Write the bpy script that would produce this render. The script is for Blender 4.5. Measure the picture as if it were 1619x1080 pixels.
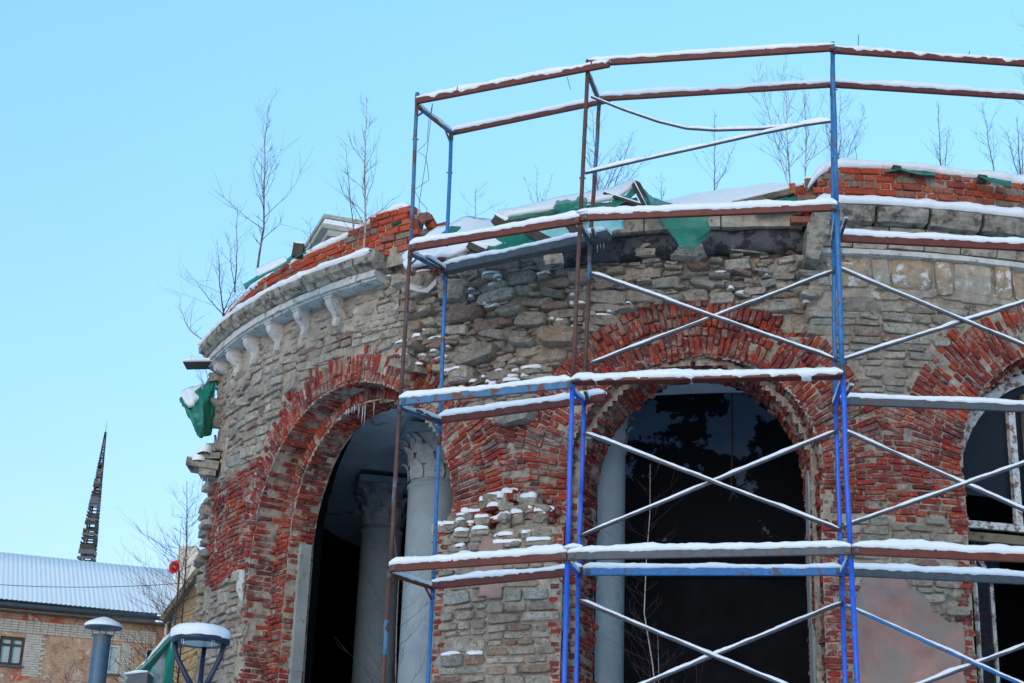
import bpy, math, random
import numpy as np
from math import radians, degrees, sin, cos, pi, hypot, atan2, sqrt
from mathutils import Matrix, Vector

# ------------------------------------------------------------------ camera, sky, sun, exposure
scene = bpy.context.scene
for o in list(bpy.data.objects): bpy.data.objects.remove(o)
CAMZ = 2.0
FPX, PW, PH = 2590.0, 1619.0, 1080.0
_th, _ro = radians(20.0), radians(2.0)
Fv = np.array([0, cos(_th), sin(_th)]); Uv = np.array([0, -sin(_th), cos(_th)]); Rv = np.array([1.0, 0, 0])
Xv = Rv * cos(_ro) + Uv * sin(_ro); Yv = Uv * cos(_ro) - Rv * sin(_ro)
cam_d = bpy.data.cameras.new('camera'); cam = bpy.data.objects.new('camera', cam_d)
scene.collection.objects.link(cam); scene.camera = cam
cam_d.sensor_width = 36; cam_d.lens = FPX / PW * 36; cam_d.clip_start = .1; cam_d.clip_end = 2000
cam.matrix_world = Matrix(((Xv[0], Yv[0], -Fv[0], 0), (Xv[1], Yv[1], -Fv[1], 0), (Xv[2], Yv[2], -Fv[2], CAMZ), (0, 0, 0, 1)))

SUN_EL, SUN_ROT = radians(16.0), radians(200.0)
world = bpy.data.worlds.new('World'); scene.world = world; world.use_nodes = True
wn = world.node_tree; wn.nodes.clear()
sky = wn.nodes.new('ShaderNodeTexSky'); sky.sky_type = 'NISHITA'; sky.sun_disc = False
sky.sun_elevation = SUN_EL; sky.sun_rotation = SUN_ROT; sky.air_density = 1.0; sky.dust_density = 0.3; sky.ozone_density = 1.0
tint = wn.nodes.new('ShaderNodeMix'); tint.data_type = 'RGBA'; tint.blend_type = 'MULTIPLY'; tint.inputs[0].default_value = 1
wtc = wn.nodes.new('ShaderNodeTexCoord'); wsep = wn.nodes.new('ShaderNodeSeparateXYZ'); wr = wn.nodes.new('ShaderNodeValToRGB')
wn.links.new(wtc.outputs['Generated'], wsep.inputs[0]); wn.links.new(wsep.outputs['Z'], wr.inputs[0])
wr.color_ramp.elements[0].position = 0.12; wr.color_ramp.elements[0].color = (.63, .61, .80, 1)
wr.color_ramp.elements[1].position = .52; wr.color_ramp.elements[1].color = (1.04, 1.43, 1.38, 1)
bgn = wn.nodes.new('ShaderNodeBackground'); bgn.inputs['Strength'].default_value = 0.15
wo = wn.nodes.new('ShaderNodeOutputWorld')
wn.links.new(sky.outputs[0], tint.inputs[6]); wn.links.new(wr.outputs[0], tint.inputs[7])
wn.links.new(tint.outputs[2], bgn.inputs[0]); wn.links.new(bgn.outputs[0], wo.inputs[0])
sun_d = bpy.data.lights.new('sun', 'SUN'); sun_d.energy = 0.5; sun_d.angle = radians(40); sun_d.color = (1, .90, .82)
sun = bpy.data.objects.new('sun', sun_d); scene.collection.objects.link(sun)
_sd = Vector((sin(SUN_ROT) * cos(SUN_EL), cos(SUN_ROT) * cos(SUN_EL), sin(SUN_EL)))
sun.rotation_euler = _sd.to_track_quat('Z', 'Y').to_euler()
scene.view_settings.view_transform = 'Standard'; scene.view_settings.look = 'None'
scene.view_settings.exposure = 0.8; scene.view_settings.gamma = 1; scene.view_settings.use_curve_mapping = False

# ------------------------------------------------------------------ helpers
rnd = random.Random(7)
COL = scene.collection
def ray(x, y): return Fv * FPX + Xv * (x - PW / 2) - Yv * (y - PH / 2)
def at(x, y, d):                      # point seen at picture position x,y at forward distance d (metres along Y)
    r = ray(x, y); p = r * d / r[1]; return np.array([p[0], p[1], p[2] + CAMZ])
def ath(x, y, h):                     # same, at height h above the eye
    r = ray(x, y); p = r * h / r[2]; return np.array([p[0], p[1], p[2] + CAMZ])
def pix(p):
    q = np.array([p[0], p[1], p[2] - CAMZ]); d = q @ Fv
    return (PW / 2 + FPX * (q @ Xv) / d, PH / 2 - FPX * (q @ Yv) / d, d)
CX, CY = 4.25, 28.9                   # axis of the rotunda
RW = 9.6                              # radius of the wall face
def cyl(phi, h, r):                   # phi in degrees, h above the eye
    a = radians(phi); return np.array([CX + r * sin(a), CY - r * cos(a), h + CAMZ])
def frame_cyl(phi):
    a = radians(phi); return np.array([cos(a), sin(a), 0.]), np.array([0, 0, 1.]), np.array([sin(a), -cos(a), 0.])
def S(phi): return radians(phi) * RW
def PHI(s): return degrees(s / RW)

def hash2(ix, iy, seed):
    n = (ix.astype(np.int64) * 374761393 + iy.astype(np.int64) * 668265263 + seed * 1442695041) & 0x7fffffff
    n = ((n ^ (n >> 13)) * 1274126177) & 0x7fffffff
    n = n ^ (n >> 16)
    return (n & 0xffff) / 65535.0
def vnoise(x, y, seed=0):
    x = np.asarray(x, float); y = np.asarray(y, float)
    ix = np.floor(x); iy = np.floor(y); fx = x - ix; fy = y - iy
    fx = fx * fx * (3 - 2 * fx); fy = fy * fy * (3 - 2 * fy)
    a = hash2(ix, iy, seed); b = hash2(ix + 1, iy, seed); c_ = hash2(ix, iy + 1, seed); d = hash2(ix + 1, iy + 1, seed)
    return (a * (1 - fx) + b * fx) * (1 - fy) + (c_ * (1 - fx) + d * fx) * fy
def fbm(x, y, seed=0, octs=4):
    v = 0; a = .5; t = 0
    for i in range(octs):
        v = v + a * vnoise(x * 2 ** i, y * 2 ** i, seed + i); t += a; a *= .55
    return v / t * 2 - 1                # -1..1
def sstep(a, b, x):
    t = np.clip((x - a) / (b - a), 0, 1); return t * t * (3 - 2 * t)

def mesh(name, verts, faces, mat=None, smooth=False):
    me = bpy.data.meshes.new(name); me.from_pydata([tuple(map(float, v)) for v in verts], [], [tuple(f) for f in faces])
    if mat: me.materials.append(mat)
    if smooth: me.polygons.foreach_set('use_smooth', [True] * len(me.polygons))
    me.update(); return me
def link(name, me, parent=None, M=None):
    o = bpy.data.objects.new(name, me); COL.objects.link(o)
    if parent is not None:
        o.parent = parent
        W = world_of(parent)
        o.matrix_basis = W.inverted() @ (M if M is not None else Matrix.Identity(4))
    elif M is not None: o.matrix_basis = M
    return o
def world_of(o):
    M = o.matrix_basis.copy()
    while o.parent is not None:
        o = o.parent; M = o.matrix_basis @ M
    return M
def empty(name, loc, label, cat, group=None):
    o = bpy.data.objects.new(name, None); COL.objects.link(o); o.location = tuple(map(float, loc)); o.empty_display_size = .2
    o.matrix_basis = Matrix.Translation(o.location)
    o['label'] = label; o['category'] = cat
    if group: o['group'] = group
    return o
def tag(o, label=None, cat=None, group=None, kind=None):
    if label: o['label'] = label
    if cat: o['category'] = cat
    if group: o['group'] = group
    if kind: o['kind'] = kind
    return o

class MB:
    def __init__(s): s.v = []; s.f = []
    def add(s, vs, fs):
        n = len(s.v); s.v.extend(np.asarray(v, float) for v in vs); s.f.extend(tuple(i + n for i in f) for f in fs)
    def box(s, c, u, v, w, a, b, d):    # centre, three unit axes, full sizes
        c, u, v, w = map(lambda q: np.asarray(q, float), (c, u, v, w))
        P = [c + u * a * i / 2 + v * b * j / 2 + w * d * k / 2 for i in (-1, 1) for j in (-1, 1) for k in (-1, 1)]
        s.add(P, [(0, 1, 3, 2), (4, 6, 7, 5), (0, 4, 5, 1), (2, 3, 7, 6), (0, 2, 6, 4), (1, 5, 7, 3)])
    def bar(s, p, q, wid, hei, up=(0, 0, 1), off=0):
        p = np.asarray(p, float); q = np.asarray(q, float); d = q - p; L = np.linalg.norm(d); d /= L
        up = np.asarray(up, float); sd = np.cross(d, up); sd /= np.linalg.norm(sd); u2 = np.cross(sd, d)
        s.box((p + q) / 2 + u2 * off, d, sd, u2, L, wid, hei)
    def tube(s, pts, rad, n=8, cap=True):
        pts = [np.asarray(p, float) for p in pts]; m = len(pts)
        if np.isscalar(rad): rad = [rad] * m
        base = len(s.v); ref = None
        for i, p in enumerate(pts):
            d = (pts[min(i + 1, m - 1)] - pts[max(i - 1, 0)]); d = d / (np.linalg.norm(d) + 1e-9)
            if ref is None:
                ref = np.array([0, 0, 1.]) if abs(d[2]) < .9 else np.array([1., 0, 0])
            a = np.cross(d, ref); a /= np.linalg.norm(a) + 1e-9; b = np.cross(a, d); ref = b
            for k in range(n):
                t = 2 * pi * k / n; s.v.append(p + (a * cos(t) + b * sin(t)) * rad[i])
        for i in range(m - 1):
            for k in range(n):
                k2 = (k + 1) % n; s.f.append((base + i * n + k, base + i * n + k2, base + (i + 1) * n + k2, base + (i + 1) * n + k))
        if cap:
            s.f.append(tuple(base + k for k in range(n))[::-1]); s.f.append(tuple(base + (m - 1) * n + k for k in range(n)))
    def grid(s, P):                     # P[i][j] points
        n = len(s.v); a = len(P); b = len(P[0])
        for r in P: s.v.extend(np.asarray(q, float) for q in r)
        for i in range(a - 1):
            for j in range(b - 1):
                s.f.append((n + i * b + j, n + i * b + j + 1, n + (i + 1) * b + j + 1, n + (i + 1) * b + j))
    def build(s, name, mat, parent=None, smooth=False, kind=None):
        o = link(name, mesh(name, s.v, s.f, mat, smooth), parent)
        if kind: o['kind'] = kind
        return o
def solidify(o, t=.006, off=0):
    m = o.modifiers.new('thick', 'SOLIDIFY'); m.thickness = t; m.offset = off; return o

# ------------------------------------------------------------------ materials
def mk(name):
    m = bpy.data.materials.new(name); m.use_nodes = True; nt = m.node_tree; b = nt.nodes['Principled BSDF']
    return m, nt, b
def nz(nt, scale, detail=4, rough=.6, vec=None, out='Fac'):
    t = nt.nodes.new('ShaderNodeTexNoise'); t.inputs['Scale'].default_value = scale; t.inputs['Detail'].default_value = detail
    t.inputs['Roughness'].default_value = rough
    g = nt.nodes.new('ShaderNodeNewGeometry') if vec is None else None
    nt.links.new(g.outputs['Position'] if vec is None else vec, t.inputs['Vector'])
    return t.outputs[out]
def ramp(nt, src, stops, interp='LINEAR'):
    r = nt.nodes.new('ShaderNodeValToRGB'); r.color_ramp.interpolation = interp
    while len(r.color_ramp.elements) < len(stops): r.color_ramp.elements.new(.5)
    for e, (p, c) in zip(r.color_ramp.elements, stops):
        e.position = p; e.color = (c, c, c, 1) if np.isscalar(c) else (*c, 1)
    nt.links.new(src, r.inputs[0]); return r.outputs[0]
def mixc(nt, fac, a, b, mode='MIX'):
    m = nt.nodes.new('ShaderNodeMix'); m.data_type = 'RGBA'; m.blend_type = mode
    for sock, v in ((m.inputs[0], fac), (m.inputs[6], a), (m.inputs[7], b)):
        if isinstance(v, (int, float)): sock.default_value = v
        elif isinstance(v, tuple): sock.default_value = (*v, 1)
        else: nt.links.new(v, sock)
    return m.outputs[2]
def bump(nt, b, src, strength=.5, dist=.01):
    k = nt.nodes.new('ShaderNodeBump'); k.inputs['Strength'].default_value = strength; k.inputs['Distance'].default_value = dist
    nt.links.new(src, k.inputs['Height']); nt.links.new(k.outputs[0], b.inputs['Normal'])
def rnd_src(nt, attr):
    if attr:
        a = nt.nodes.new('ShaderNodeAttribute'); a.attribute_name = 'rnd'; return a.outputs['Fac']
    return nt.nodes.new('ShaderNodeObjectInfo').outputs['Random']
MORT = (.30, .255, .215)
def brick_mat(name, attr, bright=False, dirt=.5):
    m, nt, b = mk(name); r = rnd_src(nt, attr)
    if bright:
        st = [(0, (.62, .115, .045)), (.3, (.50, .075, .035)), (.5, (.58, .14, .07)), (.68, (.36, .17, .12)), (.84, (.40, .07, .045)), (.93, (.27, .21, .165)), (1, (.29, .24, .19))]
    else:
        st = [(0, (.47, .060, .030)), (.2, (.40, .046, .028)), (.38, (.27, .038, .032)), (.52, (.50, .085, .036)), (.66, (.17, .030, .030)), (.78, (.34, .075, .055)), (.88, (.10, .036, .042)), (.95, (.42, .16, .11)), (1, (.25, .20, .165))]
    c = ramp(nt, r, st)
    c = mixc(nt, ramp(nt, nz(nt, 28, 5, .7), [(.38, .0), (.72, .7)]), c, (.09, .03, .028))
    c = mixc(nt, ramp(nt, nz(nt, 2.2, 5, .7), [(.5, .0), (.68, .55)]), c, (.13, .040, .045))
    c = mixc(nt, ramp(nt, nz(nt, 3.1, 7, .8), [(dirt + .02, 0), (dirt + .12, .8)]), c, MORT)
    c = mixc(nt, ramp(nt, nz(nt, 11, 6, .75), [(dirt + .06, 0), (dirt + .12, .85)]), c, (.40, .30, .25))
    c = mixc(nt, ramp(nt, nz(nt, 1.4, 6, .7), [(dirt + .02, 0), (dirt + .14, .65)]), c, (.055, .022, .026))
    c = mixc(nt, ramp(nt, nz(nt, 30, 7, .8), [(.60, 0), (.70, .6)]), c, (.42, .31, .26))
    c = mixc(nt, ramp(nt, nz(nt, 17, 7, .8), [(.60, 0), (.66, .9)]), c, (.06, .03, .03))
    nt.links.new(c, b.inputs['Base Color']); b.inputs['Roughness'].default_value = .95; b.inputs['Specular IOR Level'].default_value = .12
    bump(nt, b, nz(nt, 45, 6, .75), 1, .02); return m
def stone_mat(name, attr, warm=0.0):
    m, nt, b = mk(name); r = rnd_src(nt, attr)
    c = ramp(nt, r, [(0, (.50, .43, .345)), (.18, (.62, .555, .47)), (.36, (.31, .275, .235)), (.5, (.52, .44, .345)), (.62, (.36, .37, .34)), (.76, (.70, .64, .55)), (.88, (.43, .345, .265)), (.95, (.33, .17, .14)), (1, (.48, .36, .24))])
    c = mixc(nt, ramp(nt, nz(nt, 9, 7, .7), [(.44, 0), (.64, .7)]), c, (.20, .17, .14))
    c = mixc(nt, ramp(nt, nz(nt, 4.3, 6, .75), [(.52, 0), (.66, .8)]), c, (.52, .455, .37))
    c = mixc(nt, ramp(nt, nz(nt, 12, 7, .8), [(.55, 0), (.60, .9)]), c, (.60, .54, .46))
    c = mixc(nt, ramp(nt, nz(nt, 13.7, 7, .8), [(.57, 0), (.63, .85)]), c, (.085, .07, .055))
    c = mixc(nt, ramp(nt, nz(nt, 24, 7, .8), [(.50, 0), (.64, .8)]), c, (.15, .135, .12))
    c = mixc(nt, ramp(nt, nz(nt, 38, 6, .8), [(.58, 0), (.66, .8)]), c, (.62, .57, .50))
    c = mixc(nt, ramp(nt, nz(nt, 1.3, 5, .7), [(.48, 0), (.7, .4)]), c, (.20, .175, .15))
    nt.links.new(c, b.inputs['Base Color']); b.inputs['Roughness'].default_value = .95; b.inputs['Specular IOR Level'].default_value = .12
    bump(nt, b, nz(nt, 22, 8, .8), 1.0, .05); return m
def plain(name, col, rough=.7, var=.25, scale=8, metal=0, bmp=.3, dist=.005, spots=None, spot_lim=(.55, .62), spot_scale=6):
    m, nt, b = mk(name)
    dark = tuple(x * (1 - var) for x in col); lite = tuple(min(1, x * (1 + var * .6)) for x in col)
    c = ramp(nt, nz(nt, scale, 6, .65), [(.3, dark), (.7, lite)])
    if spots: c = mixc(nt, ramp(nt, nz(nt, spot_scale, 7, .7), [(spot_lim[0], 0), (spot_lim[1], 1)]), c, spots)
    nt.links.new(c, b.inputs['Base Color']); b.inputs['Roughness'].default_value = rough; b.inputs['Metallic'].default_value = metal; b.inputs['Specular IOR Level'].default_value = .06 if rough >= .85 else .4
    if bmp: bump(nt, b, nz(nt, scale * 6, 5, .7), bmp, dist)
    return m
M = {}
M['brick'] = brick_mat('brick_red', False); M['brick_s'] = brick_mat('brick_red_joined', True)
M['pbrick'] = brick_mat('parapet_brick', False, True, .58); M['pbrick_s'] = brick_mat('parapet_brick_joined', True, True, .58)
M['stone'] = stone_mat('limestone', False); M['stone_s'] = stone_mat('limestone_joined', True)
M['mortar'] = plain('lime_mortar', (.54, .47, .385), .95, .5, 9, bmp=1.0, dist=.05, spots=(.17, .14, .11), spot_lim=(.54, .64), spot_scale=6)
M['snow'] = plain('snow', (.79, .82, .855), .7, .05, 9, bmp=.8, dist=.012)
M['snow'].node_tree.nodes['Principled BSDF'].inputs['Subsurface Weight'].default_value = .0
M['blue_dark'] = plain('worn_blue_paint', (.022, .15, .38), .5, .3, 12, bmp=.3, spots=(.11, .05, .035), spot_lim=(.56, .60), spot_scale=9)
M['blue_rusty'] = plain('rusty_blue_paint', (.05, .16, .30), .55, .35, 12, bmp=.3, spots=(.13, .045, .028), spot_lim=(.5, .54), spot_scale=6)
M['blue_bright'] = plain('bright_blue_paint', (.022, .11, .58), .4, .2, 12, bmp=.2, spots=(.08, .045, .045), spot_lim=(.60, .64), spot_scale=8)
M['maroon'] = plain('red_oxide_paint', (.12, .022, .014), .55, .35, 10, bmp=.3, spots=(.07, .022, .016), spot_lim=(.55, .65), spot_scale=7)
M['redpost'] = plain('brown_rusty_tube', (.10, .042, .032), .6, .35, 14, bmp=.3, spots=(.05, .05, .06), spot_lim=(.58, .66), spot_scale=7)
M['steel'] = plain('weathered_dark_steel', (.06, .07, .085), .5, .35, 14, bmp=.3, spots=(.10, .05, .035), spot_lim=(.58, .64), spot_scale=5)
M['wood'] = plain('grey_weathered_wood', (.17, .14, .10), .85, .35, 5, bmp=.6, dist=.01, spots=(.08, .065, .05), spot_scale=4)
M['darkwood'] = plain('dark_wet_wood', (.05, .042, .034), .8, .4, 6, bmp=.6, dist=.01)
M['bark'] = plain('birch_bark', (.20, .165, .15), .8, .4, 14, bmp=.4, spots=(.08, .06, .055))
M['palebark'] = plain('pale_birch_bark', (.46, .41, .37), .8, .35, 9, bmp=.4, spots=(.09, .07, .06), spot_lim=(.56, .6), spot_scale=12)
M['twig'] = plain('brown_twig', (.085, .05, .045), .85, .3, 10, bmp=0)
M['cornice'] = plain('weathered_cornice_stone', (.37, .34, .29), .9, .5, 9, bmp=1, dist=.03, spots=(.12, .105, .085), spot_lim=(.50, .6), spot_scale=6)
M['fascia'] = plain('flaking_white_limewash', (.50, .50, .48), .85, .22, 6, bmp=.6, dist=.01, spots=(.25, .22, .18), spot_lim=(.56, .62), spot_scale=8)
M['plaster'] = plain('old_ochre_plaster', (.36, .31, .25), .9, .4, 8, bmp=.7, dist=.015, spots=(.50, .47, .42), spot_lim=(.56, .6), spot_scale=4)
M['render'] = plain('rough_lime_render', (.37, .315, .26), .95, .35, 2.5, bmp=1, dist=.03, spots=(.50, .45, .40), spot_lim=(.57, .62), spot_scale=3)
M['ochre'] = plain('ochre_and_white_flaking_paint', (.34, .26, .185), .9, .4, 9, bmp=.7, dist=.01, spots=(.55, .53, .50), spot_lim=(.55, .60), spot_scale=6)
M['pink'] = plain('pink_plaster', (.33, .20, .175), .85, .35, 2.2, bmp=.4, dist=.01, spots=(.24, .21, .19), spot_lim=(.46, .62), spot_scale=2.0)
M['bitumen'] = plain('torn_bitumen_felt', (.075, .075, .085), .5, .4, 5, bmp=.9, dist=.03, spots=(.012, .012, .013), spot_lim=(.5, .54), spot_scale=4)
M['concrete'] = plain('stained_concrete', (.40, .36, .30), .9, .4, 9, bmp=.8, dist=.02, spots=(.16, .14, .12), spot_lim=(.53, .62), spot_scale=7)
M['tarp'] = plain('green_tarpaulin', (.008, .16, .11), .4, .35, 5, bmp=.4, dist=.01)
M['teal'] = plain('pale_teal_sheeting', (.22, .50, .52), .5, .2, 4, bmp=.3)
M['column'] = plain('blue_grey_column_plaster', (.245, .31, .35), .8, .15, 2, bmp=.4, dist=.01, spots=(.20, .26, .33), spot_lim=(.56, .62), spot_scale=3)
M['stucco'] = plain('grey_stucco_ornament', (.33, .37, .40), .85, .3, 6, bmp=.6, dist=.01)
M['ceil'] = plain('pale_blue_beam_plaster', (.60, .67, .74), .85, .12, 1.5, bmp=.3, spots=(.18, .13, .13), spot_lim=(.6, .64), spot_scale=1.6)
M['vault'] = plain('cracked_vault_plaster', (.24, .26, .31), .9, .3, 3, bmp=1, dist=.03, spots=(.30, .15, .13), spot_lim=(.55, .6), spot_scale=4)
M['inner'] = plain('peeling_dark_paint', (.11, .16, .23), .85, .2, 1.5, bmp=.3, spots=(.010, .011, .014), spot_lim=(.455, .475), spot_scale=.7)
M['floor'] = plain('pale_bounce_floor', (.62, .64, .67), .9, .3, 2)  # unseen floor, made pale to throw light up onto the inner beams
M['innerdk'] = plain('shade_black_inner_plaster', (.009, .010, .013), .9, .4, 2, bmp=.4)  # near black colour carries the darkness of the unlit interior
M['frame'] = plain('peeling_white_window_paint', (.52, .54, .54), .75, .25, 10, bmp=.5, spots=(.17, .10, .07), spot_lim=(.5, .56), spot_scale=9)
M['rev'] = plain('pale_reveal_plaster', (.27, .30, .30), .85, .25, 3, bmp=.6, dist=.01, spots=(.20, .19, .16))
M['house'] = None
def glassm(name, col=(.02, .035, .045)):
    m, nt, b = mk(name); b.inputs['Base Color'].default_value = (*col, 1); b.inputs['Roughness'].default_value = .08
    b.inputs['IOR'].default_value = 1.45; b.inputs['Specular IOR Level'].default_value = .12; return m
M['glass'] = glassm('dark_window_glass', (.012, .018, .024)); M['cglass'] = glassm('curtained_window_glass', (.33, .42, .42))
def icem():
    m, nt, b = mk('ice'); b.inputs['Base Color'].default_value = (.8, .87, .92, 1); b.inputs['Roughness'].default_value = .12
    b.inputs['Transmission Weight'].default_value = .75; b.inputs['IOR'].default_value = 1.31; return m
M['ice'] = icem()
def netm():
    m, nt, b = mk('green_debris_netting'); c = ramp(nt, nz(nt, 5, 4), [(.3, (.008, .15, .11)), (.7, (.02, .26, .19))])
    nt.links.new(c, b.inputs['Base Color']); b.inputs['Roughness'].default_value = .6
    b.inputs['Alpha'].default_value = .6; return m
M['net'] = netm()

# ------------------------------------------------------------------ ground
g = MB(); n_ = 60; P = []
for i in range(n_ + 1):
    row = []
    for j in range(n_ + 1):
        x = -300 + 700 * i / n_; y = -80 + 780 * j / n_
        row.append((x, y, .12 * float(fbm(x * .05, y * .05, 3))))
    P.append(row)
g.grid(P); go = g.build('snow_covered_ground', M['snow'], smooth=True); go['kind'] = 'structure'

# ------------------------------------------------------------------ the rotunda
rot = empty('ruined_rotunda', (CX, CY, 0), 'ruined round building of red brick arches and grey rubble stone under snow, behind the scaffolding', 'ruined building')
PEND = -68.4                           # the ring is broken off here
ARCH = [  # phi, z0, R_face, R_ext, hwL, hwR, R_back
    dict(phi=-79, z0=5.1, R=1.85, E=2.5, L=1.85, Rt=1.85, B=1.6),
    dict(phi=-43, z0=5.1, R=2.16, E=2.62, L=2.2, Rt=1.82, B=1.8, zb=5.3, D=.84, I=2.2),
    dict(phi=-12, z0=5.25, R=1.87, E=2.6, L=1.64, Rt=1.6, B=1.56, zb=5.5),
    dict(phi=19, z0=5.3, R=2.12, E=2.82, L=1.83, Rt=1.83, B=1.82, zb=5.45)]
for a in ARCH: a['s'] = S(a['phi']); a.setdefault('zb', a['z0']); a.setdefault('D', 1.15); a.setdefault('I', a['B'])
def a_rho(a, th, back=False):         # opening radius at polar angle th (0 right, pi left)
    if back: return a['B']
    side = a['Rt'] if th < pi / 2 else a['L']
    return side + (a['R'] - side) * sin(th)
def hole(s, h, back=False, shrink=0.0):
    m = np.zeros(np.shape(s), bool)
    for a in ARCH:
        ds = s - a['s']; dz = h - (a['zb'] if back else a['z0'])
        th = np.arctan2(np.maximum(dz, 0), ds); side = np.where(ds > 0, a['Rt'], a['L'])
        rr = side + (a['R'] - side) * np.sin(th)
        L_, R_ = a['L'], a['Rt']
        if back: rr = a['I' if back == 2 else 'B']; L_ = R_ = rr
        m |= (dz >= 0) & (np.hypot(ds, dz) < rr - shrink)
        m |= (dz < 0) & (ds > -(L_ - shrink)) & (ds < R_ - shrink)
    return m
def recess(s, h):                     # how far the face stands back from RW
    p = np.degrees(np.asarray(s) / RW); h = np.asarray(h, float)
    j = fbm(s * 1.3, h * 1.3, 31, 3) * .9
    win = sstep(-37.4, -36.2, p + j) * (1 - sstep(-3.4, -2.2, p + j * .8))
    V = np.interp(h, [0, 4.86, 4.95, 5.3, 5.8, 6.4, 6.75, 7.0, 7.3, 8.0, 8.7], [0, 0, .24, .27, .17, .13, .18, .30, .36, .30, .22])
    big = .07 * fbm(s * .9, h * .9, 5, 3) * sstep(6.6, 7.2, h)
    right = np.where(h < 7.3, 1 - .75 * sstep(-12, -4, p), 1)
    ero = .07 * sstep(.12, .75, fbm(s * 1.7, h * 1.7, 133, 4)) * sstep(1.5, 3, h) * (1 - sstep(7.6, 7.8, h)) * (1 - sstep(-1, 1, p) * .7)
    return win * (V * right + big) + ero
def zone(s, h):
    p = PHI(s)
    best = None
    for k, a in enumerate(ARCH):
        ds = s - a['s']; dz = h - a['z0']; rho = hypot(ds, dz)
        wob = .07 * float(fbm(s * 2.2, h * 2.2, 77, 2))
        if dz > 0 and (rho < a['E'] + wob or (h < 6.35 and rho < 2.95 and dz > .42 * abs(ds) - .05 + wob)) and not (dz < .30 * abs(ds) + wob and rho > a['R'] + .42):
            if best is None or rho < best[0]: best = (rho, k)
    if best: return 'arch'
    if h > 7.72 and (p > -1.2 or p < -37): return 'frieze'
    if -37 < p < -2.5 and h > 6.2: return 'rubble'
    lo = {0: 4.95, 1: 5.25, 2: 4.95, 3: 4.95}
    pier = 1 if p < -12 and p > -43 else (0 if p <= -43 else 2)
    base = (4.88, 5.05, 4.93)[pier] + .12 * float(fbm(s * 1.6, 0, 9, 2))
    if h < 6.5 and h > base: return 'brick'
    # toothed brick jambs beside the openings
    if h <= base:
        for k, a in enumerate(ARCH):
            ds = s - a['s']
            if k == 2 and 0 < ds < a['Rt'] + .34: return 'brick'
            if k == 3 and -(a['L'] + .13) < ds < 0: return 'brick'
            if k == 1 and -(a['L'] + .0) < ds < 0: return 'brick'
    if pier == 2 and h < float(np.interp(p, [-.4, 1.4, 4.5, 7.8], [3.98, 4.36, 3.98, 3.55])) + .14 * float(fbm(s * 4, h * 4, 12, 3)): return 'pink'
    return 'stone'

# --- item stores
PDIM = dict(st=(.25, .066, .12), he=(.12, .066, .12), pst=(.25, .085, .14), phe=(.125, .085, .14))
ITEMS = {}                             # kind -> list of (score, payload)
def fvis(p, size, n):
    q = np.array([p[0], p[1], p[2] - CAMZ]); px, py, d = pix(p)
    face = max(.05, -float(np.dot(n, q) / np.linalg.norm(q)))
    inn = -5 < px < PW + 5 and -5 < py < PH + 5
    return (FPX / d) * size * sqrt(face) if inn else 0
def put(kind, pos, u, v, n, l, h, d, tilt=0, shape='brick'):
    u, v, n, pos = map(lambda q: np.asarray(q, float), (u, v, n, pos))
    g1, g2 = (rnd.gauss(0, .035), rnd.gauss(0, .06)) if shape in PDIM else (rnd.gauss(0, .05), rnd.gauss(0, .10))
    u, n = u * cos(g1) + n * sin(g1), n * cos(g1) - u * sin(g1); v, n = v * cos(g2) + n * sin(g2), n * cos(g2) - v * sin(g2)
    if tilt:
        u, v = u * cos(tilt) + v * sin(tilt), v * cos(tilt) - u * sin(tilt)
    ITEMS.setdefault(kind, []).append((fvis(pos, max(l, h), n), pos, u, v, n, l, h, d, shape, rnd.random()))
def brick_proto(L, H, D, seed):
    r = random.Random(seed); V = []; F = []; idx = {}
    b = .0042
    for i in (-1, 1):
        for j in (-1, 1):
            for k in (-1, 1):
                c = [i * L / 2, j * H / 2, k * D / 2]
                chip = (r.random() < .35) * r.uniform(.008, .032) if k > 0 else 0
                for ax in range(3):
                    q = list(c)
                    for ay in range(3):
                        if ay != ax: q[ay] -= (i, j, k)[ay] * (b + chip * (1 if ay != 1 else .5)) * r.uniform(.6, 1.3)
                    q = [x + r.uniform(-.0035, .0035) for x in q]
                    idx[(i, j, k, ax)] = len(V); V.append(q)
    for ax in range(3):                # six main faces
        o1, o2 = [a_ for a_ in range(3) if a_ != ax]
        for sg in (-1, 1):
            ring = []
            for (p, q) in ((-1, -1), (1, -1), (1, 1), (-1, 1)):
                t = [0, 0, 0]; t[ax] = sg; t[o1] = p; t[o2] = q; ring.append(idx[(*t, ax)])
            if (sg > 0) == (ax == 1): ring = ring[::-1]
            F.append(tuple(ring))
    for ax in range(3):                # twelve edges
        o1, o2 = [a_ for a_ in range(3) if a_ != ax]
        for p in (-1, 1):
            for q in (-1, 1):
                A = [0, 0, 0]; A[o1] = p; A[o2] = q; B = list(A); A[ax] = -1; B[ax] = 1
                f = (idx[(*A, o1)], idx[(*B, o1)], idx[(*B, o2)], idx[(*A, o2)])
                F.append(f)
    for i in (-1, 1):
        for j in (-1, 1):
            for k in (-1, 1): F.append(tuple(idx[(i, j, k, ax)] for ax in range(3)))
    V = np.array(V); F2 = []
    for f in F:                        # outward winding
        c = V[list(f)].mean(0); nn = np.cross(V[f[1]] - V[f[0]], V[f[2]] - V[f[0]])
        F2.append(f if np.dot(nn, c) > 0 else f[::-1])
    return V, F2
PROTO = {}
for nm, (L, H, D) in dict(st=(.25, .066, .12), he=(.12, .066, .12), pst=(.25, .085, .14), phe=(.125, .085, .14)).items():
    PROTO[nm] = [brick_proto(L, H, D, 100 + 10 * len(nm) + q + int(L * 100)) for q in range(7)]
PDIM = dict(st=(.25, .066, .12), he=(.12, .066, .12), pst=(.25, .085, .14), phe=(.125, .085, .14))
PM = {}
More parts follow.
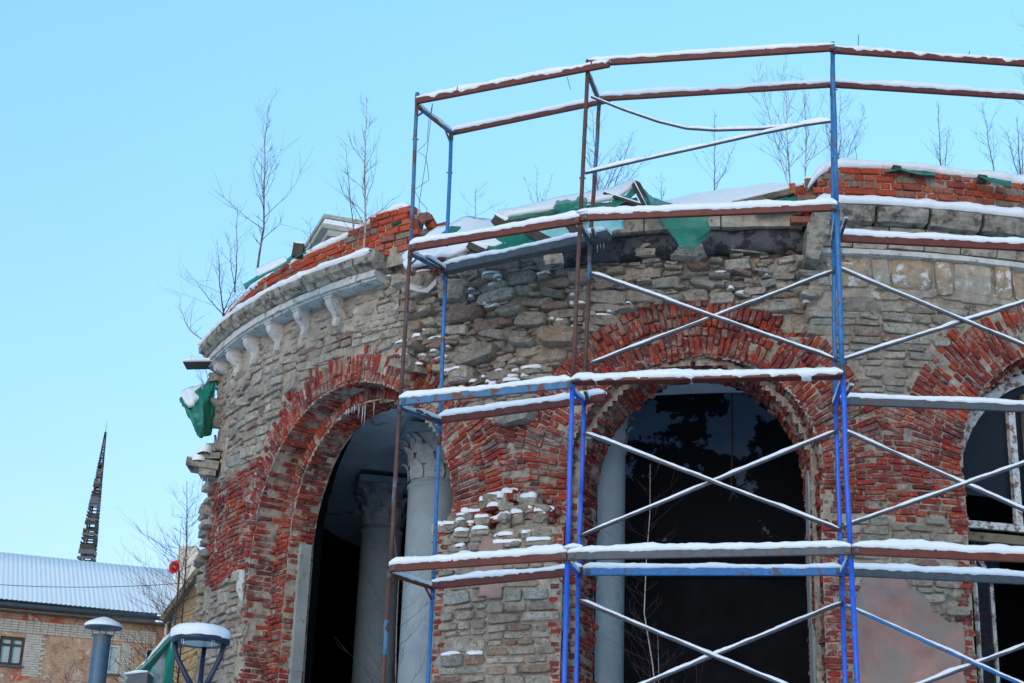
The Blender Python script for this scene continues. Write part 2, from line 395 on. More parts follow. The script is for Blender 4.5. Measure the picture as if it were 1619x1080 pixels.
def stone_shape(l, h, d, seed, rough=.12, boxy=.7):
    r = random.Random(seed); n = 10; V = []; F = []
    base = []
    for k in range(n):
        t = 2 * pi * (k + .5 * r.uniform(-.5, .5)) / n; c, s_ = cos(t), sin(t)
        e = 1 - boxy * .78
        x = math.copysign(abs(c) ** e, c); y = math.copysign(abs(s_) ** e, s_)
        f = 1 + r.uniform(-rough, rough)
        base.append((x * l / 2 * f, y * h / 2 * (1 + r.uniform(-rough, rough))))
    prot = d
    tx, ty = r.uniform(-.16, .16), r.uniform(-.25, .25)
    for sc, z in ((1.0, -.14), (1.0, prot * .5), (.9, prot * .9)):
        for (x, y) in base:
            V.append((x * sc * (1 if z < 0 else 1 + r.uniform(-.04, .04)), y * sc, z + (r.uniform(-.2, .2) * prot + (x * tx + y * ty) if z > 0 else 0)))
    for i in range(2):
        for k in range(n):
            k2 = (k + 1) % n; F.append((i * n + k, i * n + k2, (i + 1) * n + k2, (i + 1) * n + k))
    V.append((l * r.uniform(-.15, .15), h * r.uniform(-.15, .15), prot * r.uniform(.85, 1.15)))
    for k in range(n): F.append((2 * n + k, 2 * n + (k + 1) % n, 3 * n))
    return np.array(V), F
def emit(kind, mat, mat_s, parent, limit=300, minpx=7):
    its = sorted(ITEMS.get(kind, []), key=lambda t: -t[0])
    SV = []; SF = []; SR = []; nb = 0; cnt = 0
    inv = Matrix.Translation((-CX, -CY, 0))
    for i, (sc, pos, u, v, n, l, h, d, shape, rv) in enumerate(its):
        R3 = np.stack([u, v, n], 1)
        if shape in PROTO:
            Lp, Hp, Dp = PDIM[shape]; pi_ = int(rv * 7) % 7; V, F = PROTO[shape][pi_]
            scl = np.array([l / Lp, h / Hp, d / Dp]); pos2 = pos - n * d / 2
        else:
            V, F = stone_shape(l, h, d, int(rv * 1e6), *shape[1:]); scl = np.ones(3); pos2 = pos
        if cnt < limit and sc >= minpx:
            cnt += 1
            if shape in PROTO:
                key = (shape, pi_, mat.name)
                if key not in PM: PM[key] = mesh('brick_mesh', V, F, mat)
                me = PM[key]
            else: me = mesh('stone_mesh', V, F, mat)
            A = R3 * scl
            Mx = Matrix(((A[0][0], A[0][1], A[0][2], pos2[0]), (A[1][0], A[1][1], A[1][2], pos2[1]), (A[2][0], A[2][1], A[2][2], pos2[2]), (0, 0, 0, 1)))
            o = bpy.data.objects.new(kind, me); COL.objects.link(o); o.parent = parent; o.matrix_basis = inv @ Mx
        else:
            W = (V * scl) @ R3.T + pos2
            SV.append(W); SF.extend([tuple(q + nb for q in f) for f in F]); nb += len(V); SR.extend([rv] * len(V))
    if SV:
        me = mesh(kind, np.concatenate(SV), SF, mat_s)
        at_ = me.attributes.new('rnd', 'FLOAT', 'POINT'); at_.data.foreach_set('value', np.array(SR, dtype=np.float32))
        o = link(kind, me, parent); o['kind'] = 'stuff'
    print(kind, len(its), 'parts', cnt)

# --- wall core (mortar body) as relief meshes with the openings left out
def wall_sheet(name, s0, s1, h0, h1, step, rfun, back, mat, shrink=.02, r_thick=None):
    ns = int((s1 - s0) / step); nh = int((h1 - h0) / step)
    s = np.linspace(s0, s1, ns + 1); h = np.linspace(h0, h1, nh + 1)
    Sg, Hg = np.meshgrid(s, h, indexing='ij')
    r = rfun(Sg, Hg)
    a = Sg / RW; X = CX + r * np.sin(a); Y = CY - r * np.cos(a); Z = Hg + CAMZ
    V = np.stack([X, Y, Z], -1).reshape(-1, 3)
    cs = (Sg[:-1, :-1] + Sg[1:, 1:]) / 2; ch = (Hg[:-1, :-1] + Hg[1:, 1:]) / 2
    keep = ~hole(cs, ch, back, shrink)
    ii, jj = np.nonzero(keep); b = nh + 1
    F = np.stack([ii * b + jj, (ii + 1) * b + jj, (ii + 1) * b + jj + 1, ii * b + jj + 1], -1)
    used = np.unique(F); remap = np.full(len(V), -1); remap[used] = np.arange(len(used))
    me = bpy.data.meshes.new(name); me.from_pydata(V[used].tolist(), [], remap[F].tolist()); me.materials.append(mat)
    me.polygons.foreach_set('use_smooth', [True] * len(me.polygons)); me.update()
    return link(name, me, rot)
def r_front(s, h):
    rub = sstep(6.6, 7.0, h) * sstep(-37.5, -36.5, np.degrees(s / RW)) * (1 - sstep(-3, -2, np.degrees(s / RW)))
    rough = .010 * fbm(s * 9, h * 9, 41, 4) + rub * (.05 * fbm(s * 4, h * 6, 42, 5) - .02)
    return RW - recess(s, h) - .015 + rough - .012 * rub
wall_sheet('mortar_wall', S(PEND), S(32), -2.0, 1.6, .12, r_front, False, M['mortar'])
wall_sheet('mortar_wall', S(PEND), S(32), 1.6, 8.95, .03, r_front, False, M['mortar'])
RB = RW - .42
for a in ARCH[1:]:
    wall_sheet('mortar_wall', a['s'] - 2.8, a['s'] + 2.8, -2, 8.2, .07, lambda s, h: RB + .012 * fbm(s * 7, h * 7, 51, 3), True, M['mortar'])
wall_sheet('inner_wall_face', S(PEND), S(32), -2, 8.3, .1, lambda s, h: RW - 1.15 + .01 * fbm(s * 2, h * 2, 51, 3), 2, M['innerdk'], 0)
def outline(a, back, step=.08, hb=-2.0):
    pts = []; L = a['B'] if back else a['L']; R = a['B'] if back else a['Rt']; z0 = a['zb'] if back else a['z0']
    h = hb
    while h < z0: pts.append((-L, h)); h += step
    th = pi
    while th > 0: r = a_rho(a, th, back); pts.append((r * cos(th), z0 + r * sin(th))); th -= step / 1.8
    h = z0
    while h > hb: pts.append((R, h)); h -= step
    return pts
for a in ARCH[1:]:
    for back in (False, True):
        o = outline(a, back); P = []; DK = []
        for (x, h) in o:
            s = a['s'] + x; ph = PHI(s); r0 = RW - float(recess(s, h)) - .02 if not back else RB
            r1 = RB - .01 if not back else RW - a['D'] - .01
            row = []
            for k in range(7):
                r = r0 + (r1 - r0) * k / 6; w = 1 + .012 * float(fbm(h * 3 + x, r * 5, 61, 2))
                row.append(cyl(PHI(a['s'] + x * w), h, r))
            if back and a['D'] < 1:
                DK.append([]); 
                for sc_, r in ((1, r1 + .002), (a['I'] / a['B'], r1 - .002), (a['I'] / a['B'], RW - 1.16)): DK[-1].append(cyl(PHI(a['s'] + x * sc_), a['zb'] + (h - a['zb']) * sc_ if h > a['zb'] else h, r))
            P.append(row)
        b = MB(); b.grid(P[::-1]); b.build('mortar_reveal', M['mortar'], rot, smooth=True)
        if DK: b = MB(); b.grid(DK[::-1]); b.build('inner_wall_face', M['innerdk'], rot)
# rest of the ring wall behind (closed, plain) and the roof slab
b = MB(); P = []
for k in range(60):
    ph = 32 + (250 - 32) * k / 59; r = RW if ph < 180 else 8.0
    P.append([cyl(ph, h, q) for h, q in ((-2, r), (8.9, r), (8.9, r - .9), (-2, r - .9))])
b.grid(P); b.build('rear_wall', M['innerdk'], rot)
b = MB(); P = []                       # ragged broken end of the ring wall at the left, and the cross wall behind it
for k in range(90):
    h = -2 + 10.9 * k / 89; P.append([cyl(PEND + (.5 * float(fbm(h * 2, q * 3, 33, 3)) if 0 < q < 7 else 0), h, RW - .01 - q * 1.14 / 8) for q in range(9)])
b.grid([q[::-1] for q in P]); b.build('broken_wall_end', M['mortar'], rot, smooth=True)
b = MB(); P = []
for k in range(16): ph = -110 + (PEND + 110) * k / 15; P.append([cyl(ph, h, 8.0 + (.46 if k == 15 else 0)) for h in (-2, 8.9)])
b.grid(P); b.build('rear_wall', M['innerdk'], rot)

# --- coursed bricks on the face
def rough_face(s, h): return RW - float(recess(s, h))
def courses(s0, s1, h0, h1, want, ch=.079, kind='brick'):
    h = h0; c = 0
    while h < h1:
        s = s0 - rnd.uniform(0, .25); wave = .0
        hdr = c % 2
        while s < s1:
            l = .25 if (rnd.random() < (.72 if hdr else .4)) else .12
            sm = s + l / 2; hm = h + .012 * float(fbm(sm * .8, 0, 71, 2)) + ch / 2
            if want(sm, hm):
                if not bool(hole(np.array(sm), np.array(hm), False, -.03)) and rnd.random() > .015:
                    pr = rnd.gauss(.012, .008)
                    if rnd.random() < .10: pr += rnd.uniform(-.03, .035)
                    ph = PHI(sm); u, v, n = frame_cyl(ph)
                    put(kind, cyl(ph, hm, rough_face(sm, hm) + pr), u, v, n, l * rnd.uniform(.92, 1.02), .066 * rnd.uniform(.88, 1.05), .12, rnd.gauss(0, .012), 'st' if l > .2 else 'he')
            s += l + .013
        h += ch; c += 1
courses(S(PEND), S(18), 1.4, 6.6, lambda s, h: zone(s, h) == 'brick')
# --- voussoirs
for k, a in enumerate(ARCH):
    rings = []
    r = 0.0; maxr = 1.25
    while r < maxr: rings.append((r, .385)); r += .39
    for (ro, th_) in rings:
        rm = a['R'] + ro + th_ / 2
        nslot = int(pi * rm / .081)
        for i in range(nslot):
            ang = pi * (i + .5) / nslot
            seq = [.25, .12] if rnd.random() < .5 else [.12, .25]
            q = a_rho(a, ang) + ro + .008
            for l in seq:
                rr = q + l / 2; x = rr * cos(ang); hh = a['z0'] + rr * sin(ang); s = a['s'] + x
                q += l + .012
                if ang < .0 or zone(s, hh) != 'arch': continue
                near = min(ARCH, key=lambda b_: hypot(s - b_['s'], hh - b_['z0']) - b_['E'])
                if near is not a or s < S(PEND) or s > S(24): continue
                if rnd.random() < .012 or (float(fbm(s * 2.6, hh * 2.6, 141, 3)) > .42 and rnd.random() < .5): continue
                ph = PHI(s); u, v, n = frame_cyl(ph)
                rad = u * cos(ang) + v * sin(ang); tan = v * cos(ang) - u * sin(ang)
                pr = rnd.gauss(.013, .009)
                if k in (1, 2) and rnd.random() < .16: pr += rnd.uniform(-.035, .05)
                if k == 1 and x > 0 and ro < .2: pr -= .012
                put('arch_brick', cyl(ph, hh, rough_face(s, hh) + pr), rad, tan, n, l * rnd.uniform(.94, 1.03), (pi * rr / nslot - .013) * rnd.uniform(.86, 1.06), .12, rnd.gauss(0, .02), 'st' if l > .2 else 'he')
    if k == 0: continue
    # inner ring on the back layer
    nslot = int(pi * (a['B'] + .2) / .081)
    for i in range(nslot):
        ang = pi * (i + .5) / nslot; q = a['B'] + .005
        for l in (.25, .12, .12):
            rr = q + l / 2; q += l + .012; x = rr * cos(ang); hh = a['zb'] + rr * sin(ang); s = a['s'] + x; ph = PHI(s)
            if hypot(x, hh - a['z0']) > a_rho(a, ang) + .06: continue
            u, v, n = frame_cyl(ph); rad = u * cos(ang) + v * sin(ang); tan = v * cos(ang) - u * sin(ang)
            put('arch_brick', cyl(ph, hh, RB + rnd.gauss(.03, .014)), rad, tan, n, l, (pi * rr / nslot - .013) * rnd.uniform(.86, 1.06), .12, rnd.gauss(0, .02), 'st' if l > .2 else 'he')
    # jamb strip of the back layer, coursed
    h = 1.4
    while h < a['zb']:
        for sg in (-1, 1):
            lim = a['L'] if sg < 0 else a['Rt']; q = a['B'] + .01; seq = [.12, .25] if int(h / .079) % 2 else [.25, .12]
            for l in seq:
                if q + l * .4 > lim: break
                s = a['s'] + sg * (q + l / 2); q += l + .012; ph = PHI(s); u, v, n = frame_cyl(ph)
                put('brick', cyl(ph, h, RB + rnd.gauss(.03, .014)), u, v, n, l, .066, .12, rnd.gauss(0, .015), 'st' if l > .2 else 'he')
        h += .079
    # soffits and jambs: bricks laid through the depth
    for back in (False, True):
        o = outline(a, back, .0792, 1.4)
        for i, (x, h) in enumerate(o):
            s = a['s'] + x; ph = PHI(s); u, v, n = frame_cyl(ph)
            zz = a['zb'] if back else a['z0']
            if h > zz:
                ang = atan2(h - zz, x); inn = -(u * cos(ang) + v * sin(ang)); tan = v * cos(ang) - u * sin(ang)
            else: inn = u * (1 if x < 0 else -1); tan = v
            r0 = rough_face(s, h) if not back else RB; r1 = RB if not back else RW - a['D']
            stone_jamb = (k == 1 and back and x < 0 and h < 5.0)
            q = r0 - .01; seq = [.25, .12, .25, .25] if i % 2 else [.12, .25, .25, .12]
            for l in seq:
                if q - l < r1 - .03:
                    l = q - r1
                    if l < .06: break
                rr = q - l / 2; q -= l + .012
                if fvis(cyl(ph, h, rr), 1, inn) <= 0 and h < 3: continue
                if rnd.random() < .03 or (float(fbm(h * 2.4 + x * 1.3, rr * 2 + k, 155, 3)) > .38 and rnd.random() < .6): continue
                dd = -n
                put('soffit_brick', cyl(ph, h, rr) + inn * (rnd.gauss(.022, .016) + .035 * float(fbm(h * 2.2 + x, rr * 3, 151, 3))), dd, np.cross(inn, dd), inn, l, .066 * rnd.uniform(.88, 1.05), .12, 0, 'st' if l > .2 else 'he')

# --- stones
def s_ok(want, sm, hm, l, h):
    if not want(sm, hm): return False
    return not bool(hole(np.array([sm - l * .45, sm + l * .45, sm]), np.array([hm, hm, hm - h * .4]), False, -.01).any())
def ashlar(s0, s1, h0, h1, want, kind, out=(.0, .03)):
    def split(a, b, c, d, depth=0):     # uneven guillotine cuts, so that courses do not run through
        w, hh = b - a, d - c
        if hh > 1.1 or (hh > .26 and (w < .9 or rnd.random() < .75) ) or (hh > .18 and rnd.random() < .5):
            m = c + hh * rnd.uniform(.36, .64); split(a, b, c, m, depth + 1); split(a, b, m, d, depth + 1); return
        if w > .78 or (w > .46 and rnd.random() < .45) or w > hh * 4.5:
            m = a + w * rnd.uniform(.32, .68); split(a, m, c, d, depth + 1); split(m, b, c, d, depth + 1); return
        sm, hm = (a + b) / 2, (c + d) / 2
        if s_ok(want, sm, hm, w, hh):
            ph = PHI(sm); u, v, n = frame_cyl(ph)
            put(kind, cyl(ph, hm, rough_face(sm, hm) - .012 + rnd.gauss(.004, .008)), u, v, n, w - rnd.uniform(.012, .04), hh - rnd.uniform(.012, .035), rnd.uniform(.024, .05), rnd.gauss(0, .03), ('s', .085, .84))
    a = s0
    while a < s1:
        b = a + rnd.uniform(.9, 1.6); c = h0 - rnd.uniform(0, .1)
        while c < h1: d = c + rnd.choice((.2, .38, .55)); split(a, b, c, d); c = d
        a = b
def rubble(s0, s1, h0, h1, want, kind, sizes, tries):
    acc = []; cell = {}
    for (w0, w1, nt_) in sizes:
        for _ in range(nt_):
            w = rnd.uniform(w0, w1); asp = rnd.uniform(.2, .46); hh = w * asp; s = rnd.uniform(s0, s1); h = rnd.uniform(h0, h1)
            if not want(s, h): continue
            ok = True
            for gx in range(int(s / .5) - 1, int(s / .5) + 2):
                for gy in range(int(h / .5) - 1, int(h / .5) + 2):
                    for (a, b, aw, ah) in cell.get((gx, gy), ()):
                        dx = abs(a - s) / ((aw + w) * .47); dy = abs(b - h) / ((ah + hh) * .46)
                        if dx ** 2.6 + dy ** 2.6 < 1: ok = False; break
                    if not ok: break
                if not ok: break
            if not ok or not s_ok(want, s, h, w, hh): continue
            cell.setdefault((int(s / .5), int(h / .5)), []).append((s, h, w, hh))
            ph = PHI(s); u, v, n = frame_cyl(ph)
            put(kind, cyl(ph, h, rough_face(s, h) - .045 + rnd.gauss(0, .02)), u, v, n, w, hh, rnd.uniform(.05, .09 + w * .3), rnd.gauss(-.02, .13), ('s', .14, rnd.uniform(.6, .92)))
ashlar(S(PEND), S(22), 1.3, 7.8, lambda s, h: zone(s, h) == 'stone', 'stone')
ashlar(S(PEND), S(-37), 7.72, 8.5, lambda s, h: zone(s, h) == 'frieze', 'stone')
rubble(S(-37), S(-2.2), 6.3, 8.6, lambda s, h: zone(s, h) == 'rubble', 'rubble_stone', ((.42, .66, 90), (.28, .42, 900), (.18, .28, 3000), (.11, .18, 4500)), 0)
ph = -1.6; k = 0
while ph < 24:
    w = 3.3 if k % 2 == 0 else 1.35
    u, v, n = frame_cyl(ph + w / 2)
    hh = .44 if k % 2 == 0 else .5
    V, F = stone_shape(S(w) * .93, hh, .03 if k % 2 == 0 else .06, 900 + k, .05, .93)
    R3 = np.stack([u, v, n], 1); V = V @ R3.T + cyl(ph + w / 2, 8.12 + .01 * (k % 3), RW - .005)
    o = link('frieze_block', mesh('frieze_block', V, F, M['ochre'] if k % 3 != 1 else M['plaster']), rot)
    ph += w + .12; k += 1
# ledge of dull plaster under the frieze and pink plaster low on the right pier
def plaster_patch(name, mat, s0, s1, h0, h1, fn, r, step=.022, amp=.008):
    ns = int((s1 - s0) / step); nh = int((h1 - h0) / step); V = []; idx = {}; F = []
    for i in range(ns + 1):
        for j in range(nh + 1):
            s = s0 + i * step; h = h0 + j * step
            V.append(cyl(PHI(s), h, r + amp * float(fbm(s * 3, h * 3, 81, 3))))
    for i in range(ns):
        for j in range(nh):
            if fn(s0 + (i + .5) * step, h0 + (j + .5) * step):
                q = nh + 1; F.append((i * q + j, (i + 1) * q + j, (i + 1) * q + j + 1, i * q + j + 1))
    return solidify(link(name, mesh(name, V, F, mat, True), rot), .03, -1)
plaster_patch('pink_plaster', M['pink'], S(-.4), S(7.95), 1.2, 4.6, lambda s, h: zone(s, h) == 'pink' and s < S(7.4) + .12 * fbm(0, h * 2, 3, 3), RW + .03)
plaster_patch('grey_plaster', M['plaster'], S(-1.2), S(24), 7.70, 7.98, lambda s, h: h > 7.80 + .10 * fbm(s * 3, 0, 5, 3), RW + .012)
plaster_patch('rough_render', M['render'], S(-70), S(-37.4), 7.7, 8.55, lambda s, h: h > 8.02 + .30 * fbm(s * 1.5, h * 1.5, 6, 4) and fbm(s * 2.3, h * 2.3, 16, 3) > -.42, RW + .022, .035, .02)
plaster_patch('rough_render', M['render'], S(-70), S(-64), 6.6, 7.9, lambda s, h: fbm(s * 1.8, h * 1.1, 26, 3) > -.05, RW + .022, .035, .02)
# little pieces of old plaster on the stone pier of arch one and on the middle pier
b = MB(); u, v, n = frame_cyl(-57.0)
c0 = cyl(-57.3, 4.75, RW + .03); P = [c0 + u * x + v * y for x, y in ((-.11, .2), (.11, .16), (.12, -.3), (-.08, -.12))]
b.add(P + [p - n * .03 for p in P], [(0, 3, 2, 1), (4, 5, 6, 7), (0, 1, 5, 4), (1, 2, 6, 5), (2, 3, 7, 6), (3, 0, 4, 7)]); b.build('plaster_scrap', M['fascia'], rot)
plaster_patch('plaster_scrap', M['pink'], S(-29), S(-25.5), 3.8, 4.85, lambda s, h: abs(s - S(-27.3)) < .17 + .05 * fbm(s, h * 5, 3, 3) and 3.98 < h + .05 * fbm(s * 6, 1, 3, 3) < 4.76, RW + .045, .035)

# --- parapet bricks
def parapet(p0, p1, h0, top, r, side_end):
    h = h0; c = 0
    while h < 9.9:
        s = S(p0) - (.06 if c % 2 else 0)
        while s < S(p1):
            l = .25 if rnd.random() < .5 else .125; sm = s + l / 2
            if h + .09 < top(PHI(sm)) + .02 and sm < S(p1) and sm > S(p0):
                if rnd.random() > .03:
                    ph = PHI(sm); u, v, n = frame_cyl(ph); pr = rnd.gauss(0, .01)
                    if rnd.random() < .08: pr += rnd.uniform(-.03, .04)
                    put('parapet_brick', cyl(ph, h + .048, r + pr), u, v, n, l * .97, .085 * rnd.uniform(.94, 1.03), .14, rnd.gauss(0, .015), 'pst' if l > .2 else 'phe')
            s += l + .012
        h += .098; c += 1
topL = lambda p: float(np.interp(p, [-75, -66, -60, -52, -46, -42, -40, -37, -36.0, -35.2], [9.2, 9.3, 9.38, 9.44, 9.46, 9.50, 9.62, 9.66, 9.55, 9.2]))
topR = lambda p: float(np.interp(p, [-3.4, -2.2, -1, 3, 10, 24], [9.1, 9.40, 9.54, 9.57, 9.54, 9.54]))
parapet(-66.5, -35.2, 8.93, topL, 9.80, 1); parapet(-3.4, 24, 8.93, topR, 9.80, 0)
for ph0, sg, tp in ((-35.3, 1, 9.5), (-3.2, -1, 9.3)):  # returns at the broken ends
    h = 8.75; c = 0
    while h < tp:
        for q in range(4):
            if rnd.random() < .18 * (h > 9.0) + .05: continue
            st = rnd.choice((-.06, 0, .0, .05, .11)) + (.10 if h < 9 else 0) * rnd.random(); a_ = ph0 + sg * degrees(st / 9.8)
            u, v, n = frame_cyl(a_)
            put('parapet_brick', cyl(a_, h + .048, 9.72 - .2 * q - (.08 if c % 2 else 0)) + u * sg * rnd.uniform(-.02, .03), n * -1 if rnd.random() < .6 else u, v, u * sg if False else n, rnd.choice((.24, .125)), .085, .14, rnd.gauss(0, .03), 'pst')
        h += .098; c += 1
for q in range(14):
    ph0 = rnd.uniform(-36.4, -33.8); u, v, n = frame_cyl(ph0)
    put('parapet_brick', cyl(ph0, 9.0 - (ph0 + 36.4) * .05 + rnd.uniform(-.05, .16) * (ph0 < -35), 9.72 - rnd.uniform(0, .3)), u, v, n, .22, .085, .14, rnd.uniform(-.5, .5), 'pst')
for p0, p1, tp in ((-66.3, -36.3, topL), (-2.2, 26, topR)):
    b = MB(); P = []
    for k in range(60):
        ph = p0 + (p1 - p0) * k / 59; t = tp(ph) - .05
        P.append([cyl(ph, 8.75, 9.775), cyl(ph, t, 9.775), cyl(ph, t, 9.4), cyl(ph, 8.75, 9.4)])
    b.grid(P); L_ = len(b.v); b.f.append((0, 1, 2, 3)); b.f.append((L_ - 1, L_ - 2, L_ - 3, L_ - 4)); b.build('parapet_core', M['mortar'], rot)

# --- cornice, left: profiled blocks, fascia, soffit slabs, brackets
def ring_piece(name, mat, p0, p1, prof, seg=4, jit=.006, seed=0, parent=rot):
    b = MB(); P = []; rr = random.Random(seed); offs = [(rr.uniform(-jit, jit), rr.uniform(-jit, jit)) for _ in prof]
    for k in range(seg + 1):
        ph = p0 + (p1 - p0) * k / seg
        P.append([cyl(ph, h + dy + rr.uniform(-jit, jit) * .8, r + dx + rr.uniform(-jit, jit) * .8) for (r, h), (dx, dy) in zip(prof, offs)])
    P = [row + [row[0]] for row in P]
    b.grid(P); m = len(prof); n0 = 0; e0 = (seg) * (m + 1)
    b.f.append(tuple(range(m))[::-1]); b.f.append(tuple(e0 + q for q in range(m)))
    return b.build(name, mat, parent)
ph = -68.6; k = 0
while ph < -38.5:
    w = 2.9 + .5 * ((k * 37 % 10) / 10); e = min(ph + w - .22, -38.2)
    ring_piece('cornice_block', M['cornice'], ph, e, [(9.5, 8.93), (10.03, 8.93), (10.05, 8.88), (10.03, 8.80), (9.97, 8.76), (9.93, 8.72), (9.5, 8.72)], 3, .012, k)
    ph += w; k += 1
ph = -68.3
while ph < -39:
    e = min(ph + 4.6, -38.6)
    ring_piece('fascia_slab', M['fascia'], ph, e - .1, [(9.4, 8.718), (9.90, 8.718), (9.92, 8.60), (9.88, 8.595), (9.87, 8.57), (9.4, 8.57)], 4, .006, int(ph * -3)); ph += 4.6
for i, pb in enumerate((-66.6, -62.6, -58.2, -53.6, -49.1, -44.6)):
    b = MB(); u, v, n = frame_cyl(pb); prof = [(-.02, .0), (.25, .0), (.255, -.035), (.235, -.045), (.235, -.09), (.215, -.14), (.165, -.19), (.11, -.24), (.085, -.29), (.10, -.33), (.105, -.37), (.075, -.41), (-.02, -.42)]
    if i in (0,): prof = prof[:6] + [(-.02, -.2)]
    hw = .068
    for sg in (-1, 1):
        for (x, y) in prof: b.v.append(cyl(pb, 8.57 + y, RW + x) + u * sg * (hw * (1 - .35 * min(1, max(0, -y - .06) / .25)) + (.022 if y > -.04 else 0)))
    m = len(prof)
    for q in range(m): b.f.append((q, (q + 1) % m, m + (q + 1) % m, m + q))
    b.f.append(tuple(range(m))); b.f.append(tuple(range(m, 2 * m))[::-1])
    o = b.build('bracket', M['fascia'], rot)
    if i == 0: o['label'] = 'broken stump of a scroll bracket'
# rough broken lump at the right end of the left cornice
for q in range(16):
    ph = -40 + q * .28 + rnd.uniform(-.5, .5); u, v, n = frame_cyl(ph)
    put('rubble_stone', cyl(ph, rnd.uniform(8.2, 8.85), 9.42 + rnd.uniform(-.1, .18)), u, v, n, rnd.uniform(.2, .45), rnd.uniform(.14, .3), rnd.uniform(.06, .2), rnd.gauss(0, .2), ('s', .2, .5))
for q in range(46):                    # broken edge of the left wall end and of the right wall end
    hh = rnd.uniform(7.2, 8.8) if q < 26 else rnd.uniform(7.0, 8.7)
    ph = (-37.1 if q < 26 else -2.3) + rnd.uniform(-.5, .4); u, v, n = frame_cyl(ph)
    put('rubble_stone', cyl(ph, hh, RW - rnd.uniform(.05, .3)), u, v, n, rnd.uniform(.16, .36), rnd.uniform(.1, .2), rnd.uniform(.03, .1), rnd.gauss(0, .15), ('s', .16, .6))
# cornice, right: heavy weathered blocks and a lower course
ph = -1.9; k = 0
while ph < 24:
    w = 3.85 + .35 * ((k * 53 % 10) / 10)
    ring_piece('cornice_block', M['cornice'], ph, ph + w - .28, [(9.5, 8.93), (9.97, 8.93), (10.02, 8.86), (10.0, 8.78), (9.93, 8.70), (9.5, 8.69)], 4, .016, 40 + k); ph += w; k += 1
ph = -2.2; k = 0
while ph < 24:
    w = 2.6 + .9 * ((k * 71 % 10) / 10)
    ring_piece('lower_cornice_block', M['concrete'], ph, ph + w - .12, [(9.4, 8.685), (9.80, 8.685), (9.79, 8.55), (9.74, 8.545), (9.70, 8.44), (9.4, 8.42)], 4, .008, 70 + k); ph += w; k += 1
ring_piece('moulding_band', M['fascia'], -2.0, 24, [(9.4, 8.415), (9.69, 8.415), (9.685, 8.35), (9.4, 8.33)], 30, .004, 5)
# leaning slab of torn cornice beside the right wall end
b = MB(); p = cyl(-2.6, 8.55, 9.72); u, v, n = frame_cyl(-2.6)
P = [p + u * x + v * y + n * z for z in (-.28, .2) for x, y in ((-.13, -.36), (.02, -.40), (.17, .0), (.2, .33), (.02, .38), (-.10, .1))]
b.add(P, [(5, 4, 3, 2, 1, 0), (6, 7, 8, 9, 10, 11)] + [(q, (q + 1) % 6, 6 + (q + 1) % 6, 6 + q) for q in range(6)]); b.build('broken_slab', M['cornice'], rot)

# --- centre top: bitumen roll, concrete edge, snow roof
P = []
for k in range(121):
    ph = -23.5 + 20.3 * k / 120; row = []
    for j in range(13):
        t = -1.9 + 3.6 * j / 12; rr = .17 + .02 * float(fbm(ph * .6, t, 91, 3))
        w = .05 * float(fbm(ph * .35, 3, 92, 2))
        row.append(cyl(ph, 8.60 + w * .6 + rr * sin(t) * 1.0, 9.42 + rr * cos(t) * .9))
    P.append(row)
b = MB(); b.grid(P); b.build('bitumen_felt_roll', M['bitumen'], rot, smooth=True)
for k, (p0, p1) in enumerate(((-21.5, -15.6), (-15.5, -9.6), (-9.5, -3.3))):
    ring_piece('concrete_edge_beam', M['concrete'], p0, p1, [(9.0, 8.95), (9.60, 8.95), (9.61, 8.755), (9.0, 8.75)], 5, .006, 20 + k)
def roof_h(ph, r):
    mid = float(sstep(-40, -30, ph) * (1 - sstep(-3.5, -1.5, ph)))
    rgt = .30 * float(sstep(-19, -5, ph)) * mid; base = np.interp(r, [0, 6.5, 8.2, 9.2, 9.45, 9.62], [9.5 + .55 * mid, 9.5 + .55 * mid, 9.42 + .42 * mid, 9.2 + .10 * mid + rgt, 9.1 + .07 * mid + rgt * .6, 9.03])
    return base + .05 * float(fbm(ph * .25, r * 1.5, 15, 3))
P = []
for k in range(240):
    ph = -67.5 + 102.5 * k / 239; P.append([cyl(ph, roof_h(ph, r), r) for r in np.linspace(9.62 if -35.5 < ph < -2.8 else 9.45, 2.5, 22)])
b = MB(); b.grid(P); b.build('roof_snow', M['snow'], rot, smooth=True)
b = MB(); P = []
for k in range(73): P.append([cyl(k * 5, 8.35, RW - 1.2), cyl(k * 5, 8.35, 0.02)])
b.grid(P); P = []
for k in range(73): P.append([cyl(k * 5, 8.94, RW - .06), cyl(k * 5, 8.94, 0.02)])
b.grid(P); b.build('roof_slab', M['vault'], rot)

# --- snow strips lying along curved edges
def snow_ring(name, p0, p1, r_in, r_out, hfun, thick, seed, parent=rot, lump=.03, step=.32):
    P = []; n = max(3, int((p1 - p0) / step)); b = MB()
    for k in range(n + 1):
        ph = p0 + (p1 - p0) * k / n; h = hfun(ph); t = thick * (1 + .35 * float(fbm(ph * .7, seed, seed, 3))); endf = min(1, min(k, n - k) / 2 + .25)
        t *= endf; ro = r_out + lump * float(fbm(ph * 1.1, 2, seed + 3, 3)); prof = [(ro - .02, -.035 * endf), (ro + .012, -.01), (ro + .02, t * .35), (ro - .01, t * .75), (ro - .06, t), (r_in + .05, t * 1.05), (r_in, t * .6), (r_in, -.02)]
        P.append([cyl(ph, h + y, x) for x, y in prof] )
    P = [q + [q[0]] for q in P]; b.grid(P); return b.build(name, M['snow'], parent, smooth=True)
snow_ring('cornice_snow', -68.6, -38.6, 9.75, 10.05, lambda p: 8.935, .08, 1)
snow_ring('cornice_snow', -2.6, 25, 9.75, 10.03, lambda p: 8.935, .10, 2)
snow_ring('parapet_snow', -66.4, -58.5, 9.5, 9.80, lambda p: topL(p) - .01, .10, 3)
snow_ring('parapet_snow', -58.5, -42.8, 9.42, 9.78, lambda p: topL(p) - .01, .08, 4)
